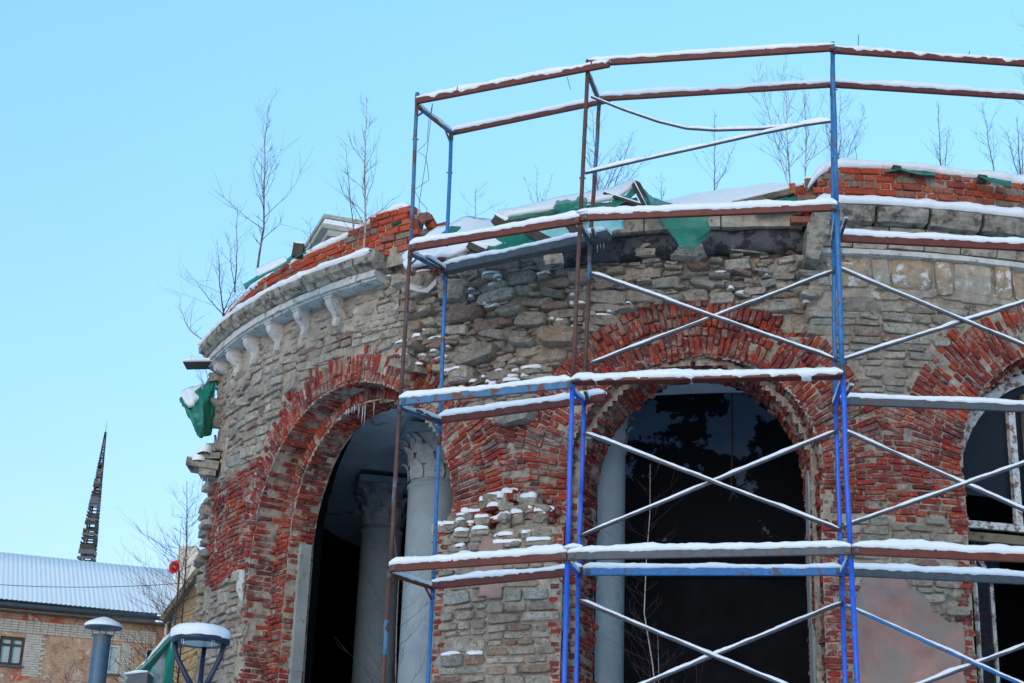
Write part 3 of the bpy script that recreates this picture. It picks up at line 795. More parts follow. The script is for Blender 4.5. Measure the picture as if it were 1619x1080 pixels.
snow_ring('parapet_snow', -42.4, -35.8, 9.42, 9.77, lambda p: topL(p), .10, 5)
snow_ring('parapet_snow', -3.0, 25, 9.42, 9.80, lambda p: topR(p), .11, 6, lump=.05)
def snow_blob(c, u, n, l, w, t, seed, b):
    v = np.array([0, 0, 1.]); rr = random.Random(seed); K = 16; base = len(b.v); c = np.asarray(c, float)
    a1, a2, a3 = (rr.uniform(0, 6.28) for _ in range(3))
    offs = [1 + .16 * sin(2 * (2 * pi * k / K) + a1) + .10 * sin(3 * (2 * pi * k / K) + a2) + .05 * sin(5 * (2 * pi * k / K) + a3) for k in range(K)]
    for ring, (sc, z) in enumerate(((.98, -.018 - t * .2), (1.04, t * .15), (.95, t * .6), (.6, t * .95))):
        for k in range(K):
            a = 2 * pi * k / K; b.v.append(c + u * cos(a) * l / 2 * sc * offs[k] + n * sin(a) * w / 2 * sc * offs[k] + v * (z + t * .25 * sin(2 * a + a3) * (ring > 0)))
    b.v.append(c + v * t * 1.05)
    for i in range(3):
        for k in range(K): k2 = (k + 1) % K; b.f.append((base + i * K + k, base + i * K + k2, base + (i + 1) * K + k2, base + (i + 1) * K + k))
    for k in range(K): b.f.append((base + 3 * K + k, base + 3 * K + (k + 1) % K, base + 4 * K))
sb = MB(); sd = 0
# snow caps on protruding stones: measured in the picture (x, y, length in picture pixels)
def cap(it, b, t=.03, k=.8):
    global sd
    _, pos, u, v, n, l, h, d, shape, rv = it; sd += 1
    uu = np.array([u[0], u[1], 0]); uu /= np.linalg.norm(uu); nn = np.array([n[0], n[1], 0]); nn /= np.linalg.norm(nn)
    dep = d * .9 + .06 if shape not in PROTO else .15
    off = d * .45 if shape not in PROTO else -.04
    snow_blob(pos + np.array([0, 0, h * .46]) + nn * off, uu, nn, l * k, dep, t, sd, b)
for (x, y, lp) in ((792, 441, 60), (745, 470, 45), (770, 486, 40), (905, 480, 60), (655, 545, 30), (665, 567, 60), (700, 558, 60), (645, 520, 30), (640, 560, 40), (735, 603, 60), (775, 607, 100), (815, 600, 80), (835, 592, 50), (650, 578, 40), (1165, 463, 30), (1270, 481, 36), (880, 505, 20), (640, 430, 30), (600, 425, 45), (868, 432, 22)):
    near = sorted(ITEMS['rubble_stone'], key=lambda it: hypot(pix(it[1])[0] - x, (pix(it[1])[1] - y) * 1.6))
    for it in near[:2 if lp < 50 else 4]:
        if it[5] > .1: cap(it, sb, rnd.uniform(.015, .035), rnd.uniform(.6, .95))
for it in ITEMS['rubble_stone']:
    if it[5] > .12 and rnd.random() < .06: cap(it, sb, .008, rnd.uniform(.3, .7))
sb.build('snow_patches', M['snow'], rot, smooth=True, kind='stuff')

# --- middle pier: broken stone shoulder with loose bricks and snow on it
MARK = {k_: len(ITEMS[k_]) for k_ in ('rubble_stone', 'brick')}
for q in range(85):
    x = rnd.uniform(0, 1); ph = -32.6 + 9.6 * x; pk = 1 - abs(x - .6) / .6; hh = 4.93 + max(0, pk) * .52 * rnd.random() ** .8
    u, v, n = frame_cyl(ph); a = rnd.uniform(-.3, .3)
    if rnd.random() < .5: put('rubble_stone', cyl(ph, hh, RW - .08 + rnd.uniform(-.08, .06) - .25 * (hh - 4.93)), u, v, n, rnd.uniform(.12, .28), rnd.uniform(.08, .15), rnd.uniform(.05, .12), a, ('s', .18, .6))
    else: put('brick', cyl(ph, hh, RW - .06 + rnd.uniform(-.08, .06) - .25 * (hh - 4.93)), u, v, n, .24, .066, .12, a, 'st')
sb = MB()
for kind_ in ('rubble_stone', 'brick'):
    for it in ITEMS[kind_][MARK[kind_]:]:
        if rnd.random() < .42: cap(it, sb, rnd.uniform(.02, .05), rnd.uniform(.7, 1.15))
for (x, y, lp) in ((712, 838, 1), (760, 838, 1), (795, 850, 1), (722, 878, 1), (708, 1050, 1), (742, 1048, 1), (840, 850, 1)):
    for it in sorted(ITEMS['stone'], key=lambda it: hypot(pix(it[1])[0] - x, pix(it[1])[1] - y))[:2 if y < 900 else 1]: cap(it, sb, .03, .8)
sb.build('ledge_snow', M['snow'], rot, smooth=True, kind='stuff')

# --- broken pilaster and capital ledge at the far left edge
for q in range(30):
    hh = 4.3 + q * .092; ph = -69.0 + rnd.uniform(-.7, .7); u, v, n = frame_cyl(ph)
    put('stone', cyl(ph, hh, RW - .06 + rnd.uniform(-.06, .10)), u, v, n, rnd.uniform(.3, .5), rnd.uniform(.08, .13), rnd.uniform(.05, .14), rnd.gauss(0, .08), ('s', .14, .6))
b = MB(); p = at(312, 738, 25.0); b.box(p + np.array([.12, 0, 0]), (1, .1, -.1), (0, 1, 0), (.1, 0, 1), .50, .5, .13)
b.box(p + np.array([.2, 0, -.12]), (1, .1, 0), (0, 1, 0), (0, 0, 1), .26, .4, .12); b.box(p + np.array([.22, 0, .14]), (1, .2, .1), (0, 1, 0), (0, 0, 1), .3, .4, .1)
b.box(p + np.array([.3, 0, .28]), (1, .2, .1), (0, 1, 0), (0, 0, 1), .3, .4, .12); b.build('capital_ledge', M['cornice'], rot)
sb = MB(); snow_blob(p + np.array([.02, -.1, .06]), np.array([1., 0, 0]), np.array([0, 1., 0]), .30, .4, .07, 5, sb); snow_blob(p + np.array([.13, -.1, .2]), np.array([1., 0, 0]), np.array([0, 1., 0]), .3, .4, .1, 6, sb)
sb.build('ledge_snow', M['snow'], rot, smooth=True)
def icicle(x, y, d, L, w=.014):
    b = MB(); p = at(x, y, d); b.tube([p, p - np.array([0, 0, L * .4]), p - np.array([.003, 0, L])], [w, w * .6, .001], 6); b.build('icicle', M['ice'], rot, smooth=True)
for x, L in ((318, .28), (322, .38), (326, .2), (330, .25), (334, .15)): icicle(x, 742, 24.9, L)
for x, y, L in ((561, 640, .14), (568, 642, .2), (574, 642, .3), (578, 638, .36), (552, 646, .12), (592, 634, .24), (557, 644, .1), (548, 648, .1)): icicle(x, y, 22.0, L)
for x, y, L in ((945, 378, .2), (950, 378, .14), (955, 378, .16), (1172, 595, .1), (1176, 596, .12)): icicle(x, y, 19.4, L, .009)
# torn rock-like soffit remains hanging at the left edge
for q in range(9):
    p = at(352 + rnd.uniform(-9, 7), 575 + q * 11, 25.3); u, v, n = frame_cyl(-64)
    put('rubble_stone', p, u, v, n, rnd.uniform(.15, .3), rnd.uniform(.15, .3), .12, rnd.gauss(0, .4), ('s', .25, .4))

emit('brick', M['brick'], M['brick_s'], rot); emit('arch_brick', M['brick'], M['brick_s'], rot); emit('soffit_brick', M['brick'], M['brick_s'], rot)
emit('parapet_brick', M['pbrick'], M['pbrick_s'], rot); emit('stone', M['stone'], M['stone_s'], rot); emit('rubble_stone', M['stone'], M['stone_s'], rot)

# ------------------------------------------------------------------ inside: columns, beams, drum
def disc_ring(b, c, prof, n=24):
    P = []
    for (r, z) in prof: P.append([np.array([c[0] + r * cos(2 * pi * k / n), c[1] + r * sin(2 * pi * k / n), z]) for k in range(n + 1)])
    b.grid([row[::-1] for row in P])
def leaf(b, c, ang, r0, z0, w, hgt, curl):
    u = np.array([-sin(ang), cos(ang), 0]); n = np.array([cos(ang), sin(ang), 0]); v = np.array([0, 0, 1.]); P = []
    for (t, o, ws) in ((0, 0, .9), (.35, .01, 1.05), (.7, .025, .85), (.92, curl * .7, .6), (1.0, curl, .35), (.9, curl * 1.25, .2)):
        q = c + n * (r0 + o) + v * (z0 + t * hgt); P.append([q - u * w / 2 * ws, q - u * w * .25 * ws + n * .018, q + n * .028, q + u * w * .25 * ws + n * .018, q + u * w / 2 * ws])
    b.grid([p[::-1] for p in P])
def column(x, y, zc, R, capH, label=None):
    c = np.array([x, y, 0]); b = MB()
    disc_ring(b, c, [(R * 1.12, 0), (R * 1.12, .3), (R * 1.06, .5), (R * 1.04, zc - .12)]); disc_ring(b, c, [(R * 1.04, zc - .125), (R * 1.10, zc - .10), (R * 1.10, zc - .06), (R * 1.0, zc - .04), (R, zc)])
    col = b.build('column', M['column'], rot, smooth=True)
    b = MB(); disc_ring(b, c, [(R * .98, zc), (R * .98, zc + capH * .7), (R * 1.25, zc + capH * .86)])
    for ring, (zz, m, off) in enumerate(((zc, 8, 0), (zc + capH * .27, 8, .5), (zc + capH * .5, 8, 0))):
        for k in range(m): leaf(b, c, 2 * pi * (k + off) / m, R * (1 + .03 * ring), zz, 2 * pi * R / m * .98, capH * .36, .10 + .03 * ring)
    for k in range(4):                  # corner volutes
        a = pi / 4 + k * pi / 2; n = np.array([cos(a), sin(a), 0]); u = np.array([-sin(a), cos(a), 0]); pts = []
        for q in range(15):
            t = q / 14 * 4.2 * pi / 2; rr = .12 * (1 - q / 18); pts.append(c + n * (R * 1.22 + rr * cos(t)) + np.array([0, 0, zc + capH * .78 + rr * sin(t)]))
        b.tube(pts, .035, 6)
    for k in range(4):
        a = k * pi / 2; n = np.array([cos(a), sin(a), 0]); p = c + n * R * 1.2 + np.array([0, 0, zc + capH * .82]); b.box(p, n, (-sin(a), cos(a), 0), (0, 0, 1), .1, .14, .14)
    b.build('capital', M['stucco'], col)
    b = MB(); b.box(c + np.array([0, 0, zc + capH * .93]), (cos(.2), sin(.2), 0), (-sin(.2), cos(.2), 0), (0, 0, 1), R * 2.9, R * 2.9, capH * .13); b.build('abacus', M['stucco'], col)
ZC = 6.4 + CAMZ
for (px_, py_) in ((945, 705), (688, 765), (604, 835)):
    p = ath(px_, py_, 6.4); column(p[0], p[1], ZC, .37 if px_ > 700 else (.385 if px_ > 650 else .33), .78)
p = cyl(9, 6.4, 7.9); column(p[0], p[1], ZC, .37, .78)
def beam(name, p, q, w, h0, h1, mat=None):
    b = MB(); a = np.array([p[0], p[1], (h0 + h1) / 2 + CAMZ]); c = np.array([q[0], q[1], (h0 + h1) / 2 + CAMZ]); b.bar(a, c, w, h1 - h0)
    return b.build(name, mat or M['ceil'], rot)
P = []
for k in range(70):
    ph = -130 + 200 * k / 69; P.append([cyl(ph, h, r) for r, h in ((7.0, 8.33), (7.0, 7.35), (7.2, 7.3), (8.05, 7.3), (8.12, 7.4), (8.12, 7.6), (8.2, 7.68), (8.2, 8.0), (8.3, 8.1), (8.3, 8.33))])
b = MB(); b.grid(P); b.build('ring_beam', M['ceil'], rot)
for ph in (-73, -47, 9, 30):
    p = cyl(ph, 0, 5.25); q = cyl(ph, 0, 8.5); beam('cross_beam', p, q, .5, 7.32, 8.3)
P = []
for k in range(90):
    ph = -150 + 300 * k / 89; P.append([cyl(ph, h, r) for r, h in ((5.2, -2), (5.2, 5.05), (5.27, 5.1), (5.27, 5.4), (5.2, 5.45), (5.2, 5.46), (5.2, 8.34))])
b = MB(); b.grid([q[5:] for q in P]); b.build('inner_drum', M['inner'], rot); b = MB(); b.grid([q[:6] for q in P]); b.build('drum_base', M['innerdk'], rot)  # lower drum coloured near black in place of the shade inside
P = [[cyl(k * 6, -1.95, r) for r in (0.05, 8.4)] for k in range(61)]
b = MB(); b.grid(P); b.build('floor', M['floor'], rot)
b = MB(); pc = [at(1157, 624, 23.0), at(1158, 700, 23.0), at(1156, 765, 23.0), at(1160, 776, 23.0), at(1153, 792, 23.0)]; b.tube([pc[0] + np.array([0, 0, .9])] + pc, .012, 5); tag(b.build('hanging_cable', M['darkwood']), 'black cable hanging down inside the middle arch', 'cable')
# reveals: pale strips beside the openings
def strip(name, ph, h0, h1, r0, r1, t, mat):
    b = MB(); u, v, n = frame_cyl(ph)
    for i in range(8):
        a = h0 + (h1 - h0) * i / 8; z = h0 + (h1 - h0) * (i + 1) / 8
        b.box((cyl(ph, (a + z) / 2, (r0 + r1) / 2)) + u * rnd.uniform(-.006, .006), u, n, v, t + rnd.uniform(-.01, .01), abs(r1 - r0), z - a + .002 * i)
    return b.build(name, mat, rot)
strip('plaster_reveal', PHI(ARCH[1]['s'] - ARCH[1]['B'] + .04), -2, 5.3, 8.84, 9.02, .11, M['rev'])
strip('plaster_reveal', PHI(ARCH[2]['s'] + ARCH[2]['B'] - .02), -2, 5.65, 8.72, 9.0, .08, M['rev'])
# window in the right-hand arch
wf = None
A3 = dict(ARCH[3], z0=5.45); rF = 9.02
def wpt(x, h, dr=0): ph = PHI(A3['s'] + x); return cyl(ph, h, rF + dr)
b = MB(); Rw = 1.78
pts = [(-Rw, -2)] + [(-Rw, -2 + .5 * k) for k in range(1, 15)] + [(Rw * cos(t), A3['z0'] + Rw * sin(t)) for t in np.linspace(pi, 0, 40)] + [(Rw, 5 - .5 * k) for k in range(15)]
P = []
for (x, h) in pts:
    s_ = (1 - .14 / Rw) if h > A3['z0'] else 1; xi = x * s_ if h > A3['z0'] else x - math.copysign(.14, x); hi = A3['z0'] + (h - A3['z0']) * s_ if h > A3['z0'] else h
    P.append([wpt(x, h, .05), wpt(xi, hi, .05), wpt(xi, hi, -.06), wpt(x, h, -.06), wpt(x, h, .05)])
b.grid([p[::-1] for p in P]); wf = b.build('window_frame', M['frame'], rot)
def wbar(name, x0, h0, x1, h1, w, mat=M['frame'], dr=0, d=.07):
    b = MB(); N = max(1, int(abs(x1 - x0) / .3)); pts = [wpt(x0 + (x1 - x0) * k / N, h0 + (h1 - h0) * k / N, dr) for k in range(N + 1)]
    for a_, c_ in zip(pts, pts[1:]):
        u, v, n = frame_cyl(19); b.bar(a_, c_, d, w) if abs(x1 - x0) > abs(h1 - h0) else b.bar(a_, c_, w, d, up=n)
    return b.build(name, mat, wf)
wbar('transom', -Rw + .08, 5.06, Rw, 5.06, .09); wbar('transom', -Rw + .08, 4.90, Rw, 4.90, .11, M['wood'], .02)
wbar('mullion', -.80, 5.10, -.80, 6.72, .10, M['frame'], .01); wbar('mullion', -.58, 5.10, -.58, 6.85, .07, M['wood'], .02)
wbar('mullion', .6, 5.1, .6, 6.8, .1)
wbar('mullion', -.62, -2, -.62, 4.82, .10, M['wood'], .02)
b = MB(); nseg = 26; ring = [wpt(Rw * .97 * cos(t), A3['z0'] + Rw * .97 * sin(t), -.01) for t in np.linspace(0, pi, nseg)]; ctr = wpt(0, A3['z0'], -.01)
b.v += ring + [ctr]; b.f += [(k, k + 1, nseg) for k in range(nseg - 1)]; o = b.build('fanlight_pane', M['glass'], wf); solidify(o, .004)
# open casement leaf hanging inward-left with its pane
lf = MB(); c0, c1 = wpt(-1.52, 4.75, .06), wpt(-1.12, 4.45, -.25); d0, d1 = c0 - np.array([0, 0, 6.7]), c1 - np.array([0, 0, 6.4])
lf.tube([c0, c1], .035, 4); lf.tube([c1, d1], .038, 4); lf.tube([c0, d0], .03, 4)
for t in (.35, .7): lf.tube([c0 + (d0 - c0) * t, c1 + (d1 - c1) * t], .02, 4)
lfo = lf.build('casement', M['frame'], wf); b = MB(); b.v += [c0, c1, d1, d0]; b.f += [(0, 1, 2, 3)]; solidify(b.build('pane', M['glass'], wf), .004)

# ------------------------------------------------------------------ scaffold
sc = empty('scaffold', (.8, 17.8, 0), 'tubular scaffold of blue and rust red posts and rails carrying snow', 'scaffold')
H = {10: 0, 8: 0, 6: 0, 4: 0}
LO = {10: (-1.32, 18.63), 8: (-1.30, 18.75), 6: (-1.32, 18.78), 4: (-1.33, 18.88), 2: (-1.34, 18.92), -2: (-1.36, 19.0)}
LI = {10: (-.90, 19.43), 8: (-.88, 19.42), 6: (-.86, 19.46), 4: (-.86, 19.8), 2: (-.86, 19.85), -2: (-.86, 19.9)}
MO = {10: (.81, 17.64), 8: (.76, 17.74), 6: (.71, 17.88), 4: (.70, 17.92), 2: (.69, 17.95), -2: (.67, 18.0)}
MI = {10: (1.00, 18.44), 8: (.91, 18.3), 6: (.88, 18.46), 4: (.86, 18.7), 2: (.85, 18.75), -2: (.84, 18.8)}
RO = {10: (3.68, 17.03), 8: (3.68, 17.14), 6: (3.70, 17.28), 4: (3.69, 17.16), 2: (3.74, 17.2), -2: (3.78, 17.2)}
RI = {10: (3.84, 17.87), 8: (3.81, 18.0), 6: (3.79, 18.15), 4: (3.81, 18.22), 2: (3.80, 18.25), -2: (3.80, 18.3)}
XO = {10: (6.70, 17.23), 8: (6.70, 17.25), 6: (6.70, 17.3), 4: (6.70, 17.3), 2: (6.7, 17.3), -2: (6.7, 17.3)}
XI = {10: (6.90, 18.05), 8: (6.75, 18.1), 6: (6.75, 18.2), 4: (6.75, 18.4), 2: (6.75, 18.4), -2: (6.75, 18.4)}
def PT(D, h):
    ks = sorted(D); return np.array([np.interp(h, ks, [D[k][0] for k in ks]), np.interp(h, ks, [D[k][1] for k in ks]), h + CAMZ])
def post(D, h0, h1, mat, r=.026, dx=0):
    b = MB(); p, q = PT(D, h0), PT(D, h1); b.tube([p + (q - p) * t_ + (np.array([rnd.uniform(-.006, .006), rnd.uniform(-.006, .006), 0]) if 0 < t_ < 1 else 0) for t_ in (0, .25, .5, .75, 1)], r, 10); o = b.build('post', M[mat], sc, smooth=True)
    if h1 - h0 > 1.5:
        for k in range(2):
            t = (k + .6) / 2.3; z = p + (q - p) * t; c = MB(); c.tube([z - np.array([.042, 0, 0]), z + np.array([.042, 0, 0])], .009, 5); c.build('lug', M['steel'], o)
        e_ = (q - p) / np.linalg.norm(q - p); c = MB(); c.tube([q - e_ * .13, q - e_ * .02], r * 1.22, 10); c.build('collar', M['steel' if rnd.random() < .5 else mat], o, smooth=True)
    return o
for a_ in ((LO, 8, 10.12, 'blue_rusty'), (LO, 6.0, 8, 'redpost'), (LO, 6.9, 7.3, 'blue_rusty', .0275), (LO, 4, 6.0, 'redpost'), (LO, 4.7, 5.3, 'blue_rusty', .0275), (LO, -2, 4, 'redpost'), (LO, 3.0, 3.4, 'blue_rusty', .0275),
          (LI, 8.0, 10, 'blue_dark'), (LI, 6.03, 7.97, 'blue_dark'), (LI, 4, 6, 'blue_dark'), (LI, 5.7, 5.98, 'redpost', .028), (LI, -2, 3.97, 'blue_dark'),
          (MO, 8, 10.12, 'redpost'), (MO, 6.05, 8, 'redpost'), (MO, 4.05, 6.08, 'blue_bright', .029), (MO, -2, 4.05, 'blue_bright', .029),
          (MI, 8.9, 10, 'blue_rusty'), (MI, 8, 8.9, 'redpost'), (MI, 6, 7.5, 'redpost'), (MI, 7.5, 8, 'blue_rusty'), (MI, 4.9, 5.98, 'blue_bright'), (MI, 4.0, 4.9, 'blue_bright'), (MI, -2, 3.98, 'blue_bright'),
          (RO, 8.1, 10.12, 'blue_dark'), (RO, 6.1, 8.08, 'blue_dark', .031), (RO, 4.05, 6.15, 'blue_bright', .029), (RO, -2, 4.05, 'blue_bright', .029),
          (RI, 8, 10, 'blue_dark'), (RI, 6, 8, 'blue_dark'), (RI, 4, 5.98, 'blue_bright'), (RI, -2, 3.98, 'blue_bright'),
          (XO, 8, 10.12, 'blue_dark'), (XO, 6, 8, 'blue_dark'), (XO, -2, 6, 'blue_bright'), (XI, 6, 10, 'blue_dark'), (XI, -2, 6, 'blue_bright')): post(*a_)
def snow_strip(p, q, w, t, seed, parent, lump=.5, off=0, ragged=0.0):
    p = np.asarray(p, float); q = np.asarray(q, float); d = q - p; L = np.linalg.norm(d); d = d / L
    sd_ = np.cross(d, (0, 0, 1.)); sd_ /= np.linalg.norm(sd_); up = np.array([0, 0, 1.]); N = max(4, int(L / .045)); P = []
    for k in range(N + 1):
        f = k / N; e = min(1, (min(k, N - k) + .6) / 2.2); tt = .70 * t * e * (.72 + .55 * float(vnoise(f * L * 1.7 + seed * 3.1, seed, 5))) * (1 + .13 * float(fbm(f * L * 19, seed + 7, seed, 2))) * (1 + lump * float(fbm(f * L * 3.2 + seed, seed, seed, 4))); ww = w / 2 * (1 + .28 * float(fbm(f * L * 6, seed + 5, seed, 3)))
        dr = -.012 - ragged * max(0, float(fbm(f * L * 14, seed, seed + 2, 2)) + .2)
        c = p + d * L * f + up * off
        P.append([c + sd_ * x * ww + up * z for x, z in ((-1.02, dr), (-1.1, tt * .45), (-.8, tt * .88), (-.25, tt * 1.03), (.25, tt * 1.0), (.8, tt * .88), (1.1, tt * .45), (1.02, dr), (-1.02, dr))])
    b = MB(); b.grid(P); m = 9
    n0 = len(b.v) - m; b.f.append(tuple(range(m - 1))); b.f.append(tuple(range(n0, n0 + m - 1))[::-1])
    return b.build('snow', M['snow'], parent, smooth=True)
SN = [0]
L_ = lambda a, b: np.linalg.norm(b - a)
def ledger(p, q, mat, hei=.085, wid=.05, snow=.075, ext0=0., ext1=0., rag=.0, name='rail', sw=None, lump=.4):
    p = np.asarray(p, float); q = np.asarray(q, float); d = (q - p) / np.linalg.norm(q - p); p = p - d * ext0; q = q + d * ext1
    b = MB(); b.bar(p, q, wid, hei); 
    o = b.build(name, M[mat], sc); SN[0] += 1
    mod = o.modifiers.new('edge', 'BEVEL'); mod.width = .006; mod.segments = 1
    if snow: snow_strip(p + np.array([0, 0, hei / 2]), q + np.array([0, 0, hei / 2]), sw or wid * 1.15, snow, SN[0], o, lump, ragged=max(rag, .018))
    if name == 'rail' and ext1 < .2 and L_(p, q) > 1:
        for e_ in (p, q):
            k_ = MB(); k_.box(e_ + (d if e_ is p else -d) * .05 + np.array([0, -wid * .62, -.005]), d, (0, 1, 0), (0, 0, 1), .05, .02, hei * .55); k_.build('coupler', M['steel'], o)
    return o
F_ = np.array([0, -.045, 0]); Bk = np.array([0, .045, 0]); Z = lambda z: np.array([0, 0, z])
def dn(D, h, z=0, o=F_): return PT(D, h) + o + Z(z)
# level 10
ledger(dn(LO, 10, -.02), dn(MO, 10, -.02), 'maroon', .085, snow=.05, ext1=.28, rag=.05, lump=.8)
ledger(dn(MO, 10, .045), dn(RO, 10, .02), 'maroon', .085, snow=.06, ext0=.0, ext1=.02)
ledger(dn(RO, 10, -.01), dn(XO, 10, -.01), 'maroon', .085, snow=.035, lump=1.6, rag=.05)
ledger(dn(LI, 10, 0, Bk), dn(MI, 10, 0, Bk), 'maroon', .07, snow=.085, ext1=.15)
ledger(dn(MI, 10, 0, F_), dn(RI, 10, 0, F_), 'maroon', .07, snow=.075)
ledger(dn(RI, 10, 0, F_), dn(XI, 10, 0, F_), 'maroon', .075, snow=.07)
# level 8
ledger(dn(LO, 8), dn(MO, 8), 'maroon', .10, snow=.09, ext0=0); ledger(dn(MO, 8, .03), dn(RO, 8, .0), 'maroon', .09, snow=.09)
ledger(dn(LI, 8), dn(MI, 8), 'steel', .11, wid=.14, snow=.08, ext1=.25, rag=.02); ledger(dn(RI, 8), dn(XI, 8), 'maroon', .10, snow=.09)
# level 6
ledger(dn(LO, 6), dn(MO, 6, 0), 'blue_rusty', .10, snow=.10, ext0=0); ledger(dn(LI, 6), dn(MI, 6), 'maroon', .10, snow=.085, ext1=.28)
ledger(dn(MO, 6, .02), dn(RO, 6, 0), 'maroon', .04, wid=.16, snow=.125, rag=.04, lump=.35, sw=.17)
ledger(dn(RI, 6), dn(XI, 6), 'steel', .10, snow=.07)
# level 4
ledger(dn(LO, 4), dn(MO, 4), 'maroon', .10, snow=.11, ext1=.0); ledger(dn(LI, 4), dn(MI, 4), 'maroon', .10, snow=.07, ext1=.06)
ledger(dn(MO, 4), dn(RO, 4), 'steel', .10, snow=.09); ledger(dn(MI, 4), dn(RI, 4), 'blue_dark', .10, snow=.065, ext0=-.05)
ledger(dn(RO, 4), dn(XO, 4), 'maroon', .10, snow=.10); ledger(dn(RI, 4), dn(XI, 4), 'steel', .10, snow=.08)
# short stub pieces where rails overlap
for (D, h, z) in ((MO, 8, .10), (MO, 4, .10)):
    b = MB(); p = dn(D, h, z); b.box(p + np.array([.17, -.0, -.055]), (1, 0, .12), (0, 1, 0), (0, 0, 1), .13, .08, .08); o = b.build('clamp', M['maroon'], sc)
    snow_strip(p + np.array([-.05, 0, -.01]), p + np.array([.16, 0, .01]), .09, .07, 77 + h, o)
# cross bars of every frame, gussets and second bar
for (O, I, mt) in ((LO, LI, 'blue_rusty'), (MO, MI, 'steel'), (RO, RI, 'blue_dark'), (XO, XI, 'blue_dark')):
    for h in (10, 8, 6, 4, 2):
        m2 = 'blue_bright' if (h < 7 and O is not LO) else mt
        if h == 4 and O is LO: m2 = 'maroon'
        p, q = PT(O, h - .06), PT(I, h - .02); o = ledger(p, q, m2, .05, .045, snow=.055 if not (h == 10 and O is not LO) else .02, name='crossbar')
        b = MB(); b.tube([p + Z(-.16), p + (q - p) * .2 + Z(-.01)], .014, 6); b.tube([q + Z(-.16), q + (p - q) * .2 + Z(-.01)], .014, 6); b.build('gusset', M[m2], sc)
        if h in (8, 6):
            e = np.array([.13, .05, .02]); ledger(p + (q - p) * .15 + e * [1, 1, 1], q + e * .6 + (p - q) * .1, 'steel', .03, .035, snow=.05, name='crossbar')
# diagonal braces
def brace(D0, h0, D1, h1, mat='steel', off=F_, r=.021, sn=.04, pts=None):
    p, q = PT(D0, h0) + off, PT(D1, h1) + off; P = [p, q] if pts is None else pts
    b = MB(); b.tube(P, r, 8); o = b.build('brace', M[mat], sc, smooth=True); SN[0] += 1
    if pts is None: snow_strip(p + (q - p) * .01 + Z(r * .6), q - (q - p) * .01 + Z(r * .75), .032, sn, SN[0], o, .55)
    else:
        for i_ in range(len(P) - 1): snow_strip(P[i_] + Z(r * .6), P[i_ + 1] + Z(r * .6), .042, sn * (.4 + .6 * i_ / len(P)), SN[0], o, .2)
    return o
F2 = np.array([0, -.075, 0])
brace(MI, 7.56, RI, 6.48, 'steel', F2); brace(MI, 6.42, RI, 7.58, 'steel', F_)
brace(MI, 5.60, RI, 4.46, 'steel', F2); brace(MI, 4.40, RI, 5.63, 'steel', F_)
brace(MI, 3.66, RI, 2.45, 'steel', F2); brace(MI, 2.40, RI, 3.65, 'steel', F_)
brace(RI, 7.62, XI, 6.46, 'steel', F2); brace(RI, 6.46, XI, 7.55, 'steel', F_)
brace(RI, 5.66, XI, 4.46, 'steel', F2); brace(RI, 4.50, XI, 5.65, 'steel', F_)
brace(RI, 3.62, XI, 2.42, 'blue_dark', F2); brace(RI, 2.44, XI, 3.62, 'steel', F_)
p0 = at(935, 153, 17.66); seq = [(935, 153, 17.66), (985, 173, 17.58), (1040, 192, 17.5), (1085, 203, 17.42), (1130, 206, 17.35), (1200, 204, 17.25), (1260, 199, 17.15), (1313, 191, 17.05)]
def bent(pts, sn0, sn1):
    P = [at(*t) for t in pts]; b = MB(); b.tube(P, .019, 8); o = b.build('brace', M['steel'], sc, smooth=True); o['label'] = 'brace bent into a sagging curve'
    for i_ in range(len(P) - 1): snow_strip(P[i_] + Z(.012), P[i_ + 1] + Z(.012), .04, sn0 + (sn1 - sn0) * i_ / len(P), 300 + i_, o, .15)
bent(seq, .012, .07); bent([(925, 274, 17.75), (1020, 252, 17.55), (1120, 230, 17.35), (1200, 212, 17.2), (1270, 198, 17.1), (1313, 192, 17.05)], .055, .02)
wires = MB()                           # wire stubs and ties on the upper rails
for (x, y, L) in ((722, 142, .05), (900, 110, .0), (1023, 98, 0), (1357, 78, .2), (1400, 84, .06), (1430, 87, .06), (1532, 90, .08), (1567, 94, .06)):
    if L: p = at(x, y, 17.3 if x > 1300 else 18.3); wires.tube([p, p + np.array([.01, 0, L])], .005, 5)
p = at(897, 122, 17.8); wires.tube([p, p + np.array([.02, 0, -.09]), p + np.array([.045, 0, -.17])], .004, 5)
wires.build('tie_wire', M['steel'], sc)
# thin wire hanging off the top left corner
w = MB(); pts = []
for (x, y) in ((684, 164), (678, 190), (675, 225), (660, 240), (672, 247), (676, 262), (678, 285), (655, 300), (664, 318), (675, 330), (674, 345), (668, 360), (660, 390), (661, 400)): pts.append(at(x, y, 18.7))
w.tube(pts, .004, 5); w.tube([at(684, 164, 18.7), at(674, 250, 18.71), at(663, 320, 18.72), at(660, 392, 18.72)], .004, 5)
tag(w.build('hanging_wire', M['steel']), 'thin tangled wire dangling from the top left corner of the scaffold', 'wire')

